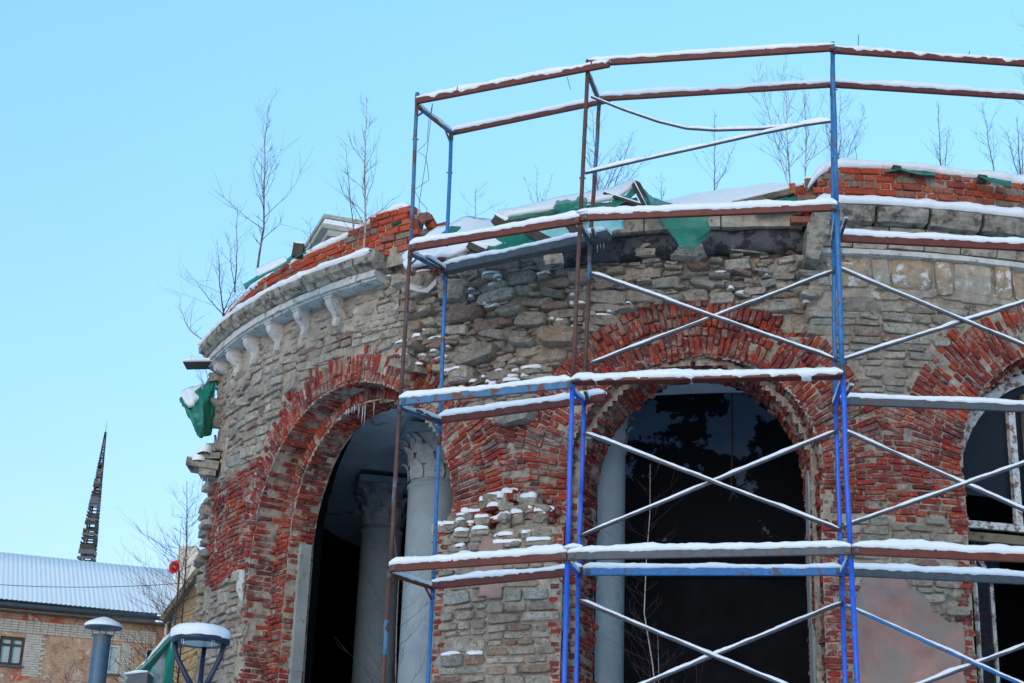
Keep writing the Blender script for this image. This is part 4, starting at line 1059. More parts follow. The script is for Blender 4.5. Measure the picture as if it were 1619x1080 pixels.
# ------------------------------------------------------------------ timber, tarpaulins and roof litter between the two parapets
def timber(pts, wid, hei, mat, label, snow=0, cat='beam', name='roof_beam', group=None):
    P = [at(*t) for t in pts]; b = MB(); b.bar(P[0], P[1], wid, hei); o = b.build(name, M[mat]); tag(o, label, cat, group)
    m = o.modifiers.new('edge', 'BEVEL'); m.width = .01
    if snow:
        s = snow_strip(P[0] + Z(hei / 2), P[1] + Z(hei / 2), wid * 1.1, snow, int(pts[0][0]), o, .5)
    return o
timber([(782, 347, 19.6), (846, 384, 19.4)], .13, .13, 'darkwood', 'dark squared timber sticking out left from under the long snowy green sheet', .09)
timber([(1005, 290, 19.4), (1030, 338, 19.2)], .10, .09, 'darkwood', 'short dark plank leaning at the peak of the green netting', .03)
timber([(1278, 284, 19.3), (1280, 330, 19.2)], .10, .08, 'wood', 'weathered upright post stub beside the right brick parapet', .03, 'post', 'post_stub')
timber([(1292, 296, 19.35), (1296, 328, 19.3)], .10, .06, 'darkwood', 'dark low board between the post stub and the right brick parapet', 0, 'board', 'board')
timber([(1158, 325, 19.2), (1278, 297, 19.4)], .10, .09, 'wood', 'long grey board sloping up to the post stub with snow on top', .06, 'board', 'board')
timber([(742, 388, 19.3), (772, 402, 19.2)], .12, .10, 'darkwood', 'round dark log end with snow below the left rail', .09, 'log', 'log')
timber([(826, 362, 19.5), (872, 384, 19.1)], .16, .12, 'darkwood', 'dark rafter slanting down behind the red rail over the middle pier', 0)
timber([(895, 352, 19.5), (912, 372, 19.2)], .12, .10, 'darkwood', 'dark rafter stub slanting down just left of the middle scaffold post', 0)
timber([(620, 356, 19.6), (634, 350, 19.5)], .05, .05, 'darkwood', 'short bar poking out of the snow at the end of the left parapet', 0, 'bar', 'bar')
timber([(292, 578, 25.2), (344, 577, 25.2)], .35, .03, 'darkwood', 'snow covered board jutting out to the left under the cornice', .09, 'board', 'board')
timber([(1410, 268, 19.1), (1424, 270, 19.1)], .10, .10, 'darkwood', 'timber end lying in the snow on the right brick parapet, left one', 0, 'beam end', 'beam_end')
timber([(1545, 283, 19.1), (1560, 285, 19.1)], .10, .10, 'darkwood', 'timber end lying in the snow on the right brick parapet, right one', 0, 'beam end', 'beam_end')
timber([(463, 396, 20.6), (480, 398, 20.6)], .12, .2, 'darkwood', 'dark timber block set in the left brick parapet by the green sheet', .03, 'beam end', 'beam_end')
b = MB(); p = at(722, 412, 19.4); b.box(p, (1, .2, .12), (0, 1, 0), (-.1, 0, 1), .27, .2, .16)
tag(b.build('loose_block', M['concrete']), 'loose squared stone block lying on the wall head beside the inner left post', 'stone block')
b = MB(); p = at(875, 414, 19.35); b.box(p, (1, .1, .2), (0, 1, 0), (-.2, 0, 1), .24, .2, .13)
tag(b.build('loose_block', M['cornice']), 'loose stone block lying on the wall head under the rail near the middle post', 'stone block')

def cloth(name, rows, mat, label, cat, amp=.02, seed=0, parent=None, sub=5, th=.008):
    R = [[at(*p) for p in r] for r in rows]; m = len(R); n = len(R[0]); P = []
    for i in range((m - 1) * sub + 1):
        fi = i / sub; i0 = min(int(fi), m - 2); t = fi - i0; row = []
        for j in range((n - 1) * sub + 1):
            fj = j / sub; j0 = min(int(fj), n - 2); q = fj - j0
            v = (R[i0][j0] * (1 - t) + R[i0 + 1][j0] * t) * (1 - q) + (R[i0][j0 + 1] * (1 - t) + R[i0 + 1][j0 + 1] * t) * q
            row.append(v + np.array([float(fbm(fi * 1.7, fj * 1.7, seed, 3)), float(fbm(fi * 1.9, fj * 1.9, seed + 9, 3)) * 2, float(fbm(fi * 2, fj * 2, seed + 19, 3))]) * amp)
        P.append(row)
    b = MB(); b.grid(P); o = b.build(name, mat, parent, smooth=True)
    if label: tag(o, label, cat)
    return solidify(o, th)
def snow_sheet(rows, parent, seed, th=.07, name='snow', amp=.02):
    o = cloth(name, rows, M['snow'], None, None, amp, seed, parent, 6, th); o.modifiers['thick'].offset = 0; return o
t1 = cloth('green_sheet', [[(805, 343, 19.5), (850, 337, 19.5), (895, 331, 19.5), (930, 325, 19.5), (965, 320, 19.5), (990, 308, 19.5), (1004, 294, 19.5)], [(803, 352, 19.4), (850, 350, 19.4), (895, 343, 19.4), (930, 335, 19.4), (965, 331, 19.4), (992, 319, 19.4), (1006, 306, 19.4)]], M['tarp'], 'long green sheet under snow sloping up to a peak right of the middle post', 'tarpaulin', .02, 3)
snow_sheet([[(788, 337, 19.9), (850, 324, 19.95), (930, 307, 19.95), (980, 296, 19.8), (1003, 284, 19.7)], [(798, 341, 19.47), (850, 333, 19.47), (930, 319, 19.47), (975, 311, 19.47), (1004, 291, 19.47)]], t1, 4, .075)
timber([(800, 357, 19.45), (905, 343, 19.45)], .14, .11, 'darkwood', 'plank darkened as the shade under the front edge of the long snowy green sheet', 0, 'plank', 'plank')  # board under the sheet; the shade below it is put into its dark colour
timber([(935, 336, 19.5), (1008, 318, 19.5)], .1, .08, 'wood', 'grey rafter under the peak of the long green sheet', 0)
t2 = cloth('debris_netting', [[(1008, 290, 19.5), (1018, 300, 19.5), (1032, 312, 19.5), (1060, 322, 19.4)], [(1020, 318, 19.2), (1036, 330, 19.1), (1060, 336, 19.1), (1084, 336, 19.1)], [(1040, 340, 19.0), (1060, 344, 18.95), (1090, 344, 18.95), (1122, 342, 18.95)], [(1052, 362, 18.9), (1068, 372, 18.85), (1098, 376, 18.85), (1122, 366, 18.9)], [(1066, 378, 18.9), (1078, 390, 18.85), (1096, 392, 18.85), (1116, 376, 18.9)]], M['net'], 'green see-through netting hanging over the black felt roll above the middle arch', 'netting', .03, 5)
t11 = cloth('debris_netting', [[(872, 322, 19.42), (892, 316, 19.42), (912, 312, 19.42), (928, 316, 19.4)], [(876, 336, 19.3), (894, 334, 19.25), (914, 330, 19.25), (930, 330, 19.3)], [(884, 346, 19.3), (897, 350, 19.25), (914, 344, 19.25), (926, 340, 19.3)]], M['net'], 'crumpled green netting bunched under the snow left of the middle post', 'netting', .06, 45)
timber([(955, 306, 19.55), (1018, 326, 19.3)], .06, .05, 'darkwood', 'thin dark lath crossing behind the leaning plank at the peak', .02, 'lath', 'lath')
timber([(690, 398, 19.6), (742, 386, 19.5)], .10, .04, 'wood', 'short grey board lying in the snow between the two left posts', .03, 'board', 'board')
t3 = cloth('green_sheet', [[(1190, 328, 19.3), (1230, 318, 19.3), (1270, 306, 19.3)], [(1195, 336, 19.2), (1235, 334, 19.2), (1272, 328, 19.2)]], M['tarp'], 'green sheet tucked under the sloping board by the right parapet', 'tarpaulin', .02, 7)
t4 = cloth('green_sheet', [[(688, 376, 20.0), (712, 358, 20.1), (748, 356, 20.1)], [(690, 384, 19.8), (716, 374, 19.9), (752, 366, 19.9)]], M['tarp'], 'green sheet half buried in snow seen through the top of the left scaffold bay', 'tarpaulin', .02, 8)
snow_sheet([[(640, 400, 19.9), (690, 366, 20.3), (740, 346, 20.5), (800, 352, 20.3)], [(640, 412, 19.4), (690, 392, 19.5), (745, 374, 19.6), (800, 378, 19.6)], [(640, 420, 19.2), (690, 406, 19.2), (745, 394, 19.3), (800, 390, 19.3)]], t4, 11, .08, 'snow', .05)
t5 = cloth('green_sheet', [[(768, 380, 19.4), (800, 368, 19.4), (830, 362, 19.4), (850, 360, 19.4)], [(772, 402, 19.2), (800, 396, 19.2), (830, 388, 19.2), (862, 386, 19.2)]], M['tarp'], 'crumpled green sheet hanging below the red rail over the middle pier', 'tarpaulin', .05, 12)
t6 = cloth('pale_sheet', [[(845, 358, 19.4), (880, 354, 19.4), (915, 350, 19.4), (960, 346, 19.4), (985, 342, 19.4)], [(850, 392, 19.25), (880, 388, 19.25), (915, 378, 19.25), (960, 368, 19.25), (985, 362, 19.25)]], M['teal'], 'pale teal sheeting under the red rail on both sides of the middle post', 'tarpaulin', .04, 13)
t7 = cloth('green_sheet', [[(1398, 268, 19.15), (1420, 262, 19.3), (1450, 270, 19.2), (1480, 274, 19.2)], [(1400, 272, 19.0), (1420, 268, 19.0), (1450, 275, 19.0), (1480, 278, 19.0)]], M['tarp'], 'green sheet scrap in the snow on the right parapet nearest the tall post', 'tarpaulin', .01, 14)
t8 = cloth('green_sheet', [[(1546, 276, 19.1), (1572, 282, 19.1), (1598, 288, 19.1)], [(1550, 280, 19.0), (1574, 290, 18.95), (1600, 296, 18.95)]], M['tarp'], 'green sheet scrap on the right parapet close to the frame edge', 'tarpaulin', .01, 15)
t9 = cloth('green_sheet', [[(385, 450, 21.6), (405, 436, 21.4), (440, 417, 21.1), (465, 401, 20.8), (482, 394, 20.7)], [(388, 456, 21.3), (408, 442, 21.1), (444, 423, 20.8), (468, 407, 20.5), (484, 399, 20.5)]], M['tarp'], 'narrow green sheet edge along the top of the left brick parapet', 'tarpaulin', .02, 16)
snow_sheet([[(405, 428, 21.6), (430, 416, 21.4), (452, 406, 21.2)], [(408, 436, 21.2), (434, 425, 21.0), (458, 412, 20.8)]], t9, 17, .05)
t10 = cloth('green_sheet', [[(284, 630, 25.3), (302, 628, 25.3), (322, 612, 25.4), (338, 585, 25.5), (346, 575, 25.5)], [(290, 645, 25.0), (305, 655, 24.9), (322, 640, 24.9), (336, 625, 25.2), (342, 600, 25.3)], [(302, 668, 25.0), (312, 672, 24.8), (322, 665, 24.8), (332, 655, 25.1), (338, 640, 25.2)], [(314, 690, 25.0), (318, 692, 24.9), (326, 690, 24.9), (334, 688, 25.1), (337, 672, 25.2)]], M['tarp'], 'torn green sheet hanging in a bag off the left edge of the building', 'tarpaulin', .05, 18)
snow_sheet([[(284, 624, 25.4), (300, 618, 25.5), (322, 612, 25.5)], [(296, 640, 25.0), (306, 640, 25.0), (318, 628, 25.2)]], t10, 19, .10)
# metal strip curling on the rubble left of the inner post
b = MB(); b.grid([[at(x, y, 19.5), at(x, y + 9, 19.45)] for x, y in ((646, 448), (660, 452), (676, 454), (690, 440))])
solidify(tag(b.build('metal_strip', M['fascia']), 'bent pale metal strip lying on the rubble left of the inner blue post', 'metal strip'), .006)

# ------------------------------------------------------------------ saplings and trees
def tree(base, top, seed, label, mat='twig', n=14, spread=.28, r0=.018, lo=.2, stems=1, up=.75, name='birch_sapling', group=None, curve=.0, droop=0, sub=4, mn=.0022):
    base = np.asarray(base, float); top = np.asarray(top, float); R = random.Random(seed); H_ = np.linalg.norm(top - base); tr = MB(); br = MB()
    e = empty(name, base, label, 'sapling' if H_ < 4 else 'tree', group)
    for sidx in range(stems):
        tr = MB(); br = MB()
        tp = top + (np.array([R.uniform(-.3, .3), R.uniform(-.2, .2), -R.uniform(.1, .45)]) * H_ if sidx else 0)
        ax = (tp - base); Hs = np.linalg.norm(ax); ax = ax / Hs; pts = []; K = 12; wob = R.uniform(0, 9)
        side = np.cross(ax, (0, 1, 0)); side = side / np.linalg.norm(side)
        for k in range(K + 1):
            t = k / K; pts.append(base + ax * Hs * t + side * Hs * (.024 * float(fbm(t * 4, wob, seed, 3)) + curve * sin(t * pi)) + np.array([0, 1, 0]) * Hs * .01 * float(fbm(t * 4, wob + 5, seed, 2)))
        rad = [.62 * r0 * (1 - .88 * k / K) * (.7 if sidx else 1) for k in range(K + 1)]; tr.tube(pts, rad, 6)
        nb_ = max(3, int(n * 1.15))
        for k in range(nb_):
            t = lo + (.97 - lo) * (k + R.random()) / nb_; i0 = min(int(t * K), K - 1); p = pts[i0] + (pts[i0 + 1] - pts[i0]) * (t * K - i0)
            L = Hs * spread * (1 - t * .72) * R.choice((.35, .6, .9, 1.35)) * R.uniform(.7, 1.2); az = R.uniform(0, 2 * pi); up_ = up * R.uniform(.6, 1.15); d = np.array([cos(az), sin(az) * .8, 0]) * (1 - up_ * .6) + ax * up_; d /= np.linalg.norm(d)
            bp = [p]; dd = d.copy()
            for q in range(4): dd = dd + np.array([R.uniform(-.26, .26), R.uniform(-.26, .26), .08 - droop + R.uniform(-.1, .1)]); dd /= np.linalg.norm(dd); bp.append(bp[-1] + dd * L / 4)
            rb = max(mn, rad[i0] * .36); br.tube(bp, [rb, rb * .8, rb * .6, rb * .4, rb * .2], 4, False)
            for m_ in range(sub):
                f = R.uniform(.25, .95); i1 = min(int(f * 4), 3); p2 = bp[i1] + (bp[i1 + 1] - bp[i1]) * (f * 4 - i1); d2 = dd + np.array([R.uniform(-.8, .8), R.uniform(-.8, .8), R.uniform(-.2, .6)]); d2 /= np.linalg.norm(d2)
                l2 = L * R.uniform(.2, .5); br.tube([p2, p2 + d2 * l2 * .5, p2 + (d2 + np.array([R.uniform(-.2, .2), 0, .15])) * l2], [rb * .5, rb * .35, .001], 3, False)
        to = tr.build('trunk' if sidx == 0 else 'side_stem', M[mat], e, smooth=True); br.build('branches', M['twig'], to)
    return e
G1 = 'bare birch saplings growing on the ruin'
tree(ath(408, 425, 9.0), at(426, 165, 21.6), 1, 'tallest bare birch sapling growing from the cornice at the left, dark slim trunk', 'bark', 30, .30, .030, .12, group=G1, sub=6)
tree(ath(574, 408, 9.0), at(581, 150, 20.3), 2, 'tall bare birch sapling growing from the right end of the left cornice', 'palebark', 28, .28, .030, .15, group=G1, sub=6)
tree(ath(560, 400, 9.2), at(548, 225, 20.6), 3, 'thinner birch sapling just behind the one at the right end of the left cornice', 'bark', 18, .30, .016, .15, group=G1)
tree(ath(352, 500, 9.0), at(345, 385, 22.5), 4, 'low bushy clump of bare stems at the far left end of the cornice', 'twig', 12, .4, .02, .1, 4, group=G1)
tree(ath(372, 462, 9.1), at(376, 320, 22.2), 5, 'slim bare sapling between the far left clump and the tallest birch', 'twig', 12, .35, .016, .15, 2, group=G1)
tree(at(338, 552, 25.2), at(282, 478, 25.6), 6, 'crooked bare branch leaning out left below the left end of the cornice', 'bark', 12, .5, .022, .2, 1, curve=.08, group=G1)
tree(at(336, 640, 26.0), at(318, 545, 26.4), 7, 'thin bare stems rising behind the board that juts out at the left', 'twig', 8, .3, .014, .1, 3, group=G1)
tree(ath(492, 396, 9.3), at(490, 350, 21.0), 21, 'short twiggy shoot on the left brick parapet between the two tall birches', 'twig', 10, .6, .009, .1, 2, group=G1)
tree(at(750, 372, 20.3), at(753, 297, 20.2), 8, 'small forked dead shoot in the snow within the left scaffold bay', 'bark', 7, .7, .013, .2, 1, up=.4, group=G1)
tree(at(772, 372, 20.3), at(800, 326, 20.2), 22, 'little leaning twig in the snow above the dark squared timber', 'bark', 5, .5, .010, .3, 1, group=G1)
tree(at(852, 345, 22), at(848, 262, 22), 9, 'faint clump of thin stems left of the middle scaffold post', 'twig', 7, .3, .008, .2, 4, group=G1)
tree(at(945, 330, 21.5), at(938, 165, 21.5), 10, 'bushy many stemmed sapling seen through the middle posts of the scaffold', 'bark', 16, .35, .022, .12, 4, group=G1, sub=5)
tree(at(962, 325, 22), at(1000, 210, 22), 24, 'leaning sapling just right of the middle scaffold posts', 'bark', 12, .4, .018, .15, 2, group=G1)
tree(at(1128, 310, 23), at(1131, 180, 23), 11, 'slim sapling standing in the roof snow above the green netting', 'twig', 22, .28, .014, .1, 2, group=G1)
tree(at(1046, 318, 23), at(1045, 275, 23), 12, 'tiny faint shoot in the roof snow left of the slim sapling', 'twig', 7, .4, .008, .1, 2, group=G1)
tree(at(1250, 310, 22.5), at(1240, 100, 22.5), 13, 'tall pale birch behind the upper rails, left one of the pair', 'palebark', 26, .34, .024, .12, 2, group=G1, sub=6)
tree(at(1276, 300, 23), at(1272, 118, 23), 14, 'tall pale birch behind the upper rails, right one of the pair', 'palebark', 24, .30, .022, .12, 1, group=G1, sub=6)
tree(at(1325, 290, 23), at(1330, 150, 23), 15, 'dense bushy birch directly behind the tall right post', 'bark', 26, .42, .018, .05, 4, group=G1, sub=6)
tree(at(1490, 290, 24), at(1482, 165, 24), 16, 'slim birch behind the right parapet under the upper rails', 'twig', 22, .28, .018, .1, 2, group=G1)
tree(ath(1574, 290, 9.45), at(1553, 162, 19.6), 17, 'dark sapling rooted in the snow of the right brick parapet', 'bark', 22, .36, .016, .2, 1, group=G1, sub=5)
tree(at(1615, 300, 23), at(1608, 185, 23), 18, 'bare birch clump at the right frame edge behind the parapet', 'twig', 20, .4, .018, .1, 3, group=G1)
tree(at(1650, 300, 24), at(1636, 10, 24), 19, 'tall birch mostly outside the right frame edge, twigs reaching in', 'bark', 34, .26, .035, .3, 1, group=G1)
tree(at(1355, 268, 19.6), at(1352, 225, 19.6), 25, 'tiny curled shoot on the right parapet just right of the tall post', 'twig', 4, .5, .006, .3, 1, group=G1)
base = np.array([at(340, 1070, 29)[0], 29, 0.])
def t20(b_, t_, sd_, lab, **k): return tree(b_, t_, sd_, lab, **k)
t20(base, at(300, 760, 29), 20, 'bare tree behind the left edge of the ruin with fine twigs', mat='twig', n=70, spread=.26, r0=.07, lo=.5, up=.4, stems=7, name='bare_tree', curve=.02, droop=.02, sub=9, mn=.004)
base = np.array([at(1045, 1080, 19.9)[0], 19.9, 0.]); t20(base, at(1018, 735, 20.3), 31, 'pale young birch standing inside the middle arch', mat='palebark', n=56, spread=.2, r0=.035, lo=.35, up=.45, stems=3, name='young_birch', sub=5)
base = np.array([at(640, 1080, 20.6)[0], 20.6, 0.]); t20(base, at(626, 850, 20.8), 32, 'dark bare young tree standing in the left arch in front of the columns', mat='bark', n=44, spread=.28, r0=.045, lo=.3, up=.45, stems=3, name='young_tree', sub=5)

# ------------------------------------------------------------------ brick house at the left
def house_mat():
    m, nt, b = mk('far_brick_house'); g = nt.nodes.new('ShaderNodeTexCoord'); mp = nt.nodes.new('ShaderNodeMapping'); nt.links.new(g.outputs['UV'], mp.inputs[0])
    bt = nt.nodes.new('ShaderNodeTexBrick'); nt.links.new(mp.outputs[0], bt.inputs[0]); bt.inputs['Scale'].default_value = 1; bt.inputs['Brick Width'].default_value = .27; bt.inputs['Row Height'].default_value = .085; bt.inputs['Mortar Size'].default_value = .012
    bt.inputs['Color1'].default_value = (.40, .21, .11, 1); bt.inputs['Color2'].default_value = (.31, .15, .09, 1); bt.inputs['Mortar'].default_value = (.33, .29, .23, 1)
    c = mixc(nt, ramp(nt, nz(nt, 1.1, 6, .7), [(.46, 0), (.56, .8)]), bt.outputs[0], (.40, .25, .14)); c = mixc(nt, ramp(nt, nz(nt, 2.4, 7, .8), [(.5, 0), (.58, .7)]), c, (.19, .11, .075)); c = mixc(nt, ramp(nt, nz(nt, .9, 7, .75), [(.55, 0), (.60, .9)]), c, (.33, .055, .03))
    c = mixc(nt, ramp(nt, nz(nt, 3.3, 6, .75), [(.58, 0), (.63, .9)]), c, (.45, .41, .35)); c = mixc(nt, ramp(nt, nz(nt, 5.5, 5, .75), [(.62, 0), (.66, .9)]), c, (.07, .05, .04)); nt.links.new(c, b.inputs['Base Color']); b.inputs['Roughness'].default_value = .9
    bump(nt, b, bt.outputs['Fac'], -.4, .01); return m
M['house'] = house_mat(); M['wbrick'] = plain('whitish_brick', (.42, .39, .34), .9, .3, 6, bmp=.6, dist=.01, spots=(.30, .22, .16), spot_lim=(.6, .64))
EA = 10.4
A_ = ath(0, 948, EA); B_ = ath(268, 973, EA)
hd = (B_ - A_); hd[2] = 0; hl = np.linalg.norm(hd); hd /= hl; hn = np.array([hd[1], -hd[0], 0]); hb = -hn       # hn towards camera
if hn[1] > 0: hn, hb = -hn, hn
print('house', A_, B_, hl)
hs = empty('brick_house', (A_[0], A_[1], 0), 'two storey brick house with snowy corrugated roof in the lower left corner', 'house')
def HP(s, z, o=0): return np.array([A_[0], A_[1], 0]) + hd * s + hn * o + np.array([0, 0, z])
ze = EA + CAMZ - .35; WL0, WL1 = -14, hl + .2
wins = [(HPs, z0, z1, w) for HPs, z0, z1, w in ()]
def s_of(x, y):                         # where a picture point falls on the facade
    r = ray(x, y); o = np.array([0, 0, CAMZ]); n = hn; p0_ = HP(0, 0, -.35); t = np.dot(p0_ - o, n) / np.dot(r, n); p = o + r * t; return float(np.dot(p - HP(0, 0), hd)), float(p[2])
WIN = []
for (x0, y0, x1, y1) in ((1, 1005, 34, 1053), (172, 1018, 187, 1066), (230, 1023, 262, 1058)):
    a0 = s_of(x0, y0); a1 = s_of(x1, y1); WIN.append((min(a0[0], a1[0]), max(a0[0], a1[0]), min(a0[1], a1[1]), max(a0[1], a1[1])))
print('win', WIN)
def wall_with_holes(s0, s1, z0, z1, holes, off, name, mat):
    xs = sorted({s0, s1, *[h[0] for h in holes], *[h[1] for h in holes]}); zs = sorted({z0, z1, *[h[2] for h in holes], *[h[3] for h in holes]}); V = []; F = []; UV = []
    for i in range(len(xs) - 1):
        for j in range(len(zs) - 1):
            cx_, cz_ = (xs[i] + xs[i + 1]) / 2, (zs[j] + zs[j + 1]) / 2
            if any(h[0] < cx_ < h[1] and h[2] < cz_ < h[3] for h in holes): continue
            n = len(V); q = [(xs[i], zs[j]), (xs[i + 1], zs[j]), (xs[i + 1], zs[j + 1]), (xs[i], zs[j + 1])]
            V += [HP(a, c, off) for a, c in q]; F.append((n, n + 1, n + 2, n + 3)); UV += q
    me = mesh(name, V, F, mat); uv = me.uv_layers.new(name='UVMap'); uv.data.foreach_set('uv', [c for q in UV for c in q]); return link(name, me, hs)
wall_with_holes(WL0, WL1 - .4, 0, ze, WIN, -.35, 'wall', M['house'])
b = MB(); b.box(HP((WL0 + WL1 - .4) / 2, ze / 2, -5.5), hd, hn, (0, 0, 1), WL1 - WL0 - .4, 9.6, ze); b.build('wall_body', M['house'], hs)
rb = MB()
for r_ in range(5):                     # pale brick frieze courses under the eave
    s = WL0
    while s < WL1 - .6: rb.box(HP(s + .12, ze - .28 - r_ * .085, -.33), hd, hn, (0, 0, 1), .235, .05, .07); s += .25
fz = rb.build('pale_brick_course', M['wbrick'], hs); fz['kind'] = 'stuff'
for k, (a, c, z0, z1) in enumerate(WIN):
    f = MB(); t = .09; d = -.46
    for (u0, u1, v0, v1) in ((a, c, z1 - t, z1), (a, c, z0, z0 + t), (a, a + t, z0, z1), (c - t, c, z0, z1)): f.box(HP((u0 + u1) / 2, (v0 + v1) / 2, d), hd, hn, (0, 0, 1), u1 - u0, .1 + .002 * (u1 - u0 < .2), v1 - v0)
    if c - a > .8: f.box(HP((a + c) / 2, (z0 + z1) / 2, d - .003), hd, hn, (0, 0, 1), t, .09, z1 - z0 - .01); f.box(HP((a + c) / 2, z1 - (z1 - z0) * .28, d - .004), hd, hn, (0, 0, 1), c - a - .01, .085, .07)
    w_ = f.build('window', M['darkwood'] if k == 0 else M['fascia'], hs); 
    if k == 0: w_['label'] = 'window with a dark wooden frame'
    b = MB(); b.box(HP((a + c) / 2, (z0 + z1) / 2, d - .03), hd, hn, (0, 0, 1), c - a, .012, z1 - z0); b.build('pane', M['cglass'] if k < 2 else M['glass'], w_)
    b = MB(); b.box(HP((a + c) / 2, z0 - .04, -.30), hd, hn, (0, 0, 1), c - a + .1, .16, .06); b.build('sill', M['steel'], w_)
    b = MB()
    side = c + .02; r_ = 0; z = z0 - .3
    while z < z1 + .1:
        w2 = (.55 if k == 0 else .3) + (.12 if r_ % 2 else 0); b.box(HP(side + w2 / 2, z, -.34), hd, hn, (0, 0, 1), w2, .03, .075); z += .085; r_ += 1
    o = b.build('pale_brick_surround', M['wbrick'], hs); o['kind'] = 'stuff'
# corrugated roof under snow, running up to the ridge
rt = ath(0, 873, 8.4); 
def ridge_fit():
    best = None
    for run in np.arange(3, 14, .2):
        for rise in np.arange(1, 8, .1):
            e_ = 0
            for (s, xx, yy) in ((0, 0, 873), (hl, 285, 893)):
                q = pix(HP(s, ze + .35 + rise, -run)); e_ += abs(q[1] - np.interp(q[0], [0, 290], [873, 893]))
            e_ += abs(rise / run - .58) * 6
            if best is None or e_ < best[0]: best = (e_, run, rise)
    return best
rf = ridge_fit(); print('ridge', rf); RUN, RISE = rf[1], rf[2]
P = []; s = WL0; k = 0
while s < WL1 + .3:
    o_ = (.011 + .004 * float(fbm(s * .4, 1, 4, 2))) * sin(2 * pi * s / .165) + .01 * float(fbm(s * .5, 2, 8, 2))
    P.append([HP(s, ze + .33 + RISE * t + o_ + .0, -.0 - RUN * t + .28 * (1 - t)) for t in (0, .25, .5, .75, 1)] + [HP(s, ze + .33 + RISE * .1, -2 * RUN)]); s += .0275
b = MB(); b.grid(P); ro_ = b.build('roof', M['snow'], hs, smooth=True); b = MB(); b.grid([[q + np.array([0, 0, -.035]) + hn * .02 for q in row[:2]] for row in P]); b.build('roof_edge', M['steel'], hs, smooth=True)
b = MB(); b.tube([HP(WL0, ze + .16, .32), HP(WL1 + .1, ze + .16, .32)], .075, 10); b.build('gutter', M['steel'], hs, smooth=True)
b = MB(); b.box(HP((WL0 + WL1) / 2, ze + .02, -.1), hd, hn, (0, 0, 1), WL1 - WL0, .55, .05); b.build('soffit', M['wood'], hs)
b = MB(); b.tube([HP(WL1 - .3, ze + .1, .3), HP(WL1 - .3, ze - .25, .2), HP(WL1 - .15, ze - .7, -.2), HP(WL1 - .15, 0, -.2)], .06, 8); b.build('downpipe', M['fascia'], hs, smooth=True)
b = MB(); p, q = at(-60, 920, 46), at(420, 908, 46); b.tube([p + (q - p) * t + Z(-.25 * 4 * t * (1 - t)) for t in np.linspace(0, 1, 12)], .010, 5); tag(b.build('overhead_cable', M['steel']), 'thin cable strung across in front of the snowy corrugated roof', 'cable')
# second wing with a gable, and its white chimney
wg = empty('gabled_wing', (at(300, 1000, 58)[0], 58, 0), 'ochre gable end with a whitewashed chimney between the house and the ruin', 'building')
b = MB(); g0 = at(272, 975, 58); gx = g0[0]; apex = at(345, 868, 58); V = [np.array([gx, 58, 0]), np.array([gx + 6, 58, 0]), np.array([gx + 6, 58, apex[2]]), np.array([apex[0], 58, apex[2]]), np.array([gx, 58, g0[2]])]
b.add(V + [v + np.array([0, 9, 0]) for v in V], [(0, 1, 2, 3, 4), (9, 8, 7, 6, 5)] + [(i, 5 + i, 5 + (i + 1) % 5, (i + 1) % 5) for i in range(5)]); b.build('gable_wall', plain('ochre_gable', (.36, .25, .14), .9, .3, 2), wg)
b = MB(); b.bar(np.array([gx - .25, 57.7, g0[2] - .22]), np.array([apex[0], 57.7, apex[2] + .02]), .7, .16); b.build('barge_board', M['wood'], wg)
b = MB(); b.bar(np.array([gx - .05, 59.6, g0[2] + .18]), np.array([apex[0], 59.6, apex[2] + .2]), 3.4, .12); b.build('roof', M['snow'], wg)
b = MB(); p = at(300, 873, 61); b.box((p[0], 61, p[2] - 1.2), (1, 0, 0), (0, 1, 0), (0, 0, 1), .75, .7, 2.4); b.box((p[0] - .1, 61, p[2] - 2.4), (1, 0, 0), (0, 1, 0), (0, 0, 1), 1.1, .8, 1.6); b.box((p[0], 61, p[2] + .02), (1, 0, 0), (0, 1, 0), (0, 0, 1), .62, .6, .3)
b.build('chimney', plain('whitewashed_chimney', (.60, .56, .48), .9, .3, 3, spots=(.36, .26, .18)), wg)
b = MB(); p = at(276, 897, 36); n = np.array([-.35, -1, .1]); n /= np.linalg.norm(n); u = np.cross(n, (0, 0, 1.)); u /= np.linalg.norm(u); v = np.cross(u, n); R_ = .135; K = 24; rings = [(0, .03), (.5, .024), (.85, .006), (1, -.02)]
for (f, z) in rings[1:]: b.v += [p + (u * cos(2 * pi * k / K) * R_ * f + v * sin(2 * pi * k / K) * R_ * f * 1.12) - n * z for k in range(K)]
b.v.append(p - n * .03)
for i in range(2): b.f += [(i * K + k, i * K + (k + 1) % K, (i + 1) * K + (k + 1) % K, (i + 1) * K + k) for k in range(K)]
b.f += [(k, (k + 1) % K, 3 * K) for k in range(K)]
dish = empty('satellite_dish', p, 'small red oval satellite dish with a short white mark at the left', 'satellite dish')
red = plain('red_dish_paint', (.75, .02, .03), .4, .1, 4, bmp=0)
solidify(b.build('reflector', red, dish, smooth=True), .006)
b = MB(); b.bar(p + n * .03 - u * .05, p + n * .03 + u * .05, .006, .012); b.bar(p + n * .03 - u * .02 + v * .02, p + n * .03 + u * .05 + v * .022, .006, .010); b.build('white_mark', M['fascia'], dish)
b = MB(); b.tube([p - n * .03, p - n * .25 - v * .05, np.array([p[0] + .1, p[1] + .3, 0])], .02, 8); b.build('mount', M['steel'], dish)
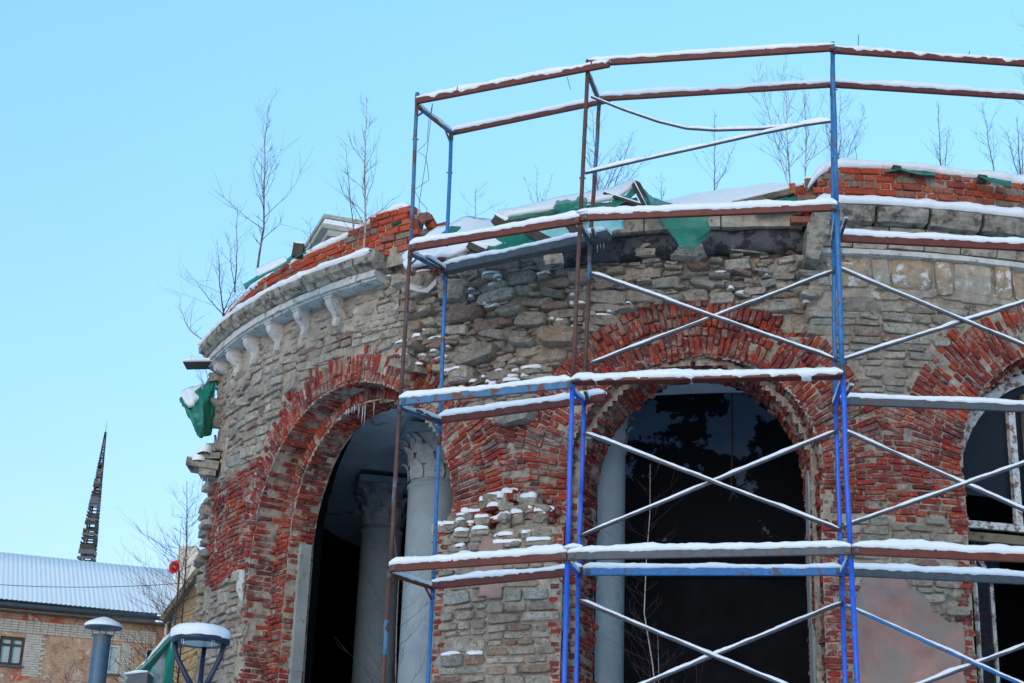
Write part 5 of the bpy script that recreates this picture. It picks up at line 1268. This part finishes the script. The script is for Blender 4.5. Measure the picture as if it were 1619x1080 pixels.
# timber lattice spire far behind
sp = MB(); sb_ = at(137, 884, 120); st_ = np.array([sb_[0] + .25, 120, at(160, 683, 120)[2]]); hw = .52; Ht = st_[2] - sb_[2]
spe = empty('lattice_spire', (sb_[0], 120, 0), 'dark tapering lattice spire rising behind the snowy roof at the left', 'spire')
cor = [np.array([a, c, 0]) for a, c in ((-1, -1), (1, -1), (1, 1), (-1, 1))]
z_b = sb_[2] - 5
for c_ in cor: sp.tube([np.array([sb_[0], 120, z_b]) + c_ * hw * 1.13, st_ + c_ * .04], [.10, .04], 6)
sp.tube([st_ - Z(.5), st_ + Z(1.0)], [.03, .008], 5); sp.build('corner_posts', M['darkwood'], spe)
R = random.Random(3)
for k in range(34):
    t = (k / 34) ** .85 * .93; z = sb_[2] + Ht * t; w = hw * (1 - t) + .04; cc_ = np.array([sb_[0], 120, 0]) * (1 - t) + np.array([st_[0], 120, 0]) * t; mt = M['steel'] if R.random() < .5 else M['darkwood']
    for i in range(4):
        if R.random() < .2: continue
        a, c_ = cor[i], cor[(i + 1) % 4]; b = MB(); hh = R.choice([.12, .2, .36]) * (1 - t * .5); b.bar(cc_ + a * w + Z(z), cc_ + c_ * w + Z(z), .05, hh); b.build('slat', mt, spe)
b = MB(); b.box((sb_[0], 120, z_b / 2), (1, 0, 0), (0, 1, 0), (0, 0, 1), 3, 3, z_b); b.build('tower_base', M['innerdk'], spe)
# stone pediment corner of a distant building
pd = empty('stone_pediment', (at(540, 400, 60)[0], 61, 0), 'pale stone cornice corner of a farther building showing above the left parapet', 'building')
q0 = at(498, 385, 60); q1 = at(516, 338, 60); u = np.array([1, .35, 0]); u /= np.linalg.norm(u); w_ = np.array([-.35, 1, 0]); w_ /= np.linalg.norm(w_)
stonep = plain('pale_green_stone', (.36, .37, .32), .85, .2, 2, bmp=.2)
zt = at(516, 338, 60)[2]; x0 = at(512, 338, 60)[0]
for i, (dz, dx, th) in enumerate(((0, 0, .16), (-.2, .06, .2), (-.42, -.02, .18), (-.62, .2, .26), (-.92, .32, .3), (-1.3, .5, .5), (-2.0, .66, .9))):
    b = MB(); L = 5; p = np.array([x0 + dx, 60 + dx * .6, zt + dz - th / 2]); b.box(p + u * L / 2 + w_ * 2, u, w_, (0, 0, 1), L, 4, th * 1.02); b.build('cornice_step', M['snow'] if i == 1 else stonep, pd)
b = MB(); p = np.array([x0 + .9, 60.5, (zt - 2) / 2]); b.box(p + u * 2.4 + w_ * 2, u, w_, (0, 0, 1), 4, 3.4, zt - 2.2); b.build('wall', stonep, pd)

# ------------------------------------------------------------------ near things at the lower left
vp = empty('vent_pipe', (at(160, 1050, 24)[0], 24, 0), 'blue grey metal flue pipe with a snow capped conical hood before the house', 'chimney pipe')
p = at(162, 1006, 24); b = MB(); disc_ring(b, p, [(.128, 0), (.128, p[2]), (.145, p[2]), (.145, p[2] + .02), (.115, p[2] + .02), (.115, p[2] - .1)], 20); galv = plain('painted_flue_steel', (.06, .12, .19), .5, .3, 4, metal=.2, bmp=.15, spots=(.08, .10, .10), spot_lim=(.5, .6), spot_scale=2); b.build('pipe', galv, vp, smooth=False)
b = MB(); disc_ring(b, p, [(.27, p[2] + .115), (.275, p[2] + .13), (.14, p[2] + .19), (.02, p[2] + .235)], 28); disc_ring(b, p, [(.02, p[2] + .16), (.27, p[2] + .115)], 28); hood = b.build('hood', galv, vp, smooth=True)
b = MB(); disc_ring(b, p, [(.272, p[2] + .125), (.278, p[2] + .165), (.23, p[2] + .20), (.13, p[2] + .245), (.05, p[2] + .275), (.005, p[2] + .28)], 28); b.build('snow', M['snow'], hood, smooth=True)
for k in range(4): b = MB(); a = k * pi / 2 + .5; b.tube([p + np.array([cos(a) * .14, sin(a) * .14, .0]), p + np.array([cos(a) * .19, sin(a) * .19, .13])], .006, 5); b.build('strut', M['steel'], vp)
navy = plain('dark_navy_enamel', (.012, .022, .05), .4, .2, 6, bmp=.1)
lp = empty('street_lamp', (at(322, 1078, 15.5)[0], 15.5, 0), 'dark blue street lamp with a round snow topped shade held by three curved arms', 'street lamp')
p = at(317, 1012, 15.5); R_ = .275; b = MB(); disc_ring(b, p, [(R_ - .10, p[2] - .035), (R_ - .02, p[2] - .04), (R_, p[2] - .03), (R_, p[2] + .025), (R_ - .03, p[2] + .04), (.02, p[2] + .06)], 36)
b.build('shade', navy, lp, smooth=True); b = MB(); disc_ring(b, p, [(R_ - .10, p[2] - .034), (.01, p[2] - .03)], 30); gl = plain('frosted_lamp_glass', (.45, .55, .62), .3, .1, 4, bmp=0); b.build('diffuser', gl, lp)
b = MB(); P = []
for (f, z) in ((1.0, .01), (1.05, .05), (1.02, .09), (.9, .115), (.6, .13), (.3, .125), (.01, .125)): P.append([np.array([p[0] + cos(2 * pi * k / 36) * R_ * f * (1 + .03 * float(fbm(k * .5, f * 3, 4, 2))), p[1] + sin(2 * pi * k / 36) * R_ * f, p[2] + z + .012 * float(fbm(k * .4, f * 5, 6, 2))]) for k in range(37)])
b.grid([q[::-1] for q in P]); b.build('snow', M['snow'], lp, smooth=True)
hub = np.array([p[0] + .03, p[1], p[2] - .48])
for k in range(3):
    a = (pi + .15, -.12, pi / 2)[k]; e = np.array([cos(a), sin(a), 0]); b = MB(); b.tube([p + e * (R_ - .04) + Z(-.03), p + e * R_ * .74 + Z(-.17), p * [1, 1, 1] + e * R_ * .42 + Z(-.34) + np.array([.015, 0, 0]), hub + e * .03 + Z(-.02)], [.022, .024, .027, .032], 8); b.build('arm', navy, lp, smooth=True)
b = MB(); b.tube([hub + Z(.06), hub + Z(-.1), np.array([hub[0], hub[1], 0])], [.02, .05, .055], 12); b.build('pole', navy, lp, smooth=True)
for k in range(5): b = MB(); a = .9 + k * 1.1; q = p + np.array([cos(a) * R_ * .97, -abs(sin(a)) * R_ * .97, -.02]); b.tube([q, q - Z(.05 + .02 * (k % 3))], [.005, .001], 5); b.build('icicle', M['ice'], lp)
aw = empty('green_awning', (at(245, 1070, 17.2)[0], 17.2, 0), 'sloping green awning with milky side panel and snowy edge left of the street lamp', 'awning')
def quad(name, pts, mat, t=.02, parent=None):
    b = MB(); b.v += [at(*q) for q in pts]; b.f += [tuple(range(len(pts)))]; return solidify(b.build(name, mat, parent), t)
fz_ = plain('green_sheet_metal', (.012, .20, .14), .4, .2, 4, bmp=.2); clr = plain('milky_plastic_panel', (.30, .34, .33), .35, .35, 3, bmp=.3, spots=(.12, .14, .14), spot_lim=(.45, .6), spot_scale=4)
quad('side_panel', [(240, 1058, 17.2), (268, 1020, 17.3), (262, 1080, 17.25), (258, 1110, 17.2), (243, 1110, 17.2)], clr, .015, aw)
quad('front_strip', [(266, 1020, 17.25), (276, 1012, 17.3), (270, 1090, 17.3), (257, 1110, 17.2), (260, 1070, 17.2)], fz_, .03, aw)
quad('corner_panel', [(224, 1092, 17.1), (243, 1052, 17.15), (243, 1110, 17.1), (222, 1110, 17.1)], fz_, .03, aw)
a0, a1, a2 = at(277, 1012, 17.4), at(240, 1052, 17.4), at(206, 1084, 17.4); b = MB()
for x_, y_ in ((a0, a1), (a1, a2)): b.bar(x_, y_, .5, .04)
o = b.build('roof_panel', fz_, aw); snow_strip(a0 + Z(.02), a1 + Z(.02), .5, .05, 61, o, .3); snow_strip(a1 + Z(.02), a2 + Z(.02), .5, .05, 62, o, .3)
b = MB(); q = at(222, 1072, 16.9); b.box(q + np.array([0, 0, -.03]), (1, 0, .1), (0, 1, 0), (0, 0, 1), .20, .3, .12); o = b.build('roof_step', M['steel'], aw); snow_strip(q + np.array([-.14, 0, .02]), q + np.array([.10, 0, .05]), .3, .05, 63, o)
b = MB()
for q in (at(270, 1085, 17.3), at(232, 1110, 17.1)): b.tube([q, np.array([q[0], q[1], 0])], .03, 8)
b.build('frame_leg', M['steel'], aw)
# stone pier of the ruined boundary building seen through the lamp arms
print('objects', len(bpy.data.objects))
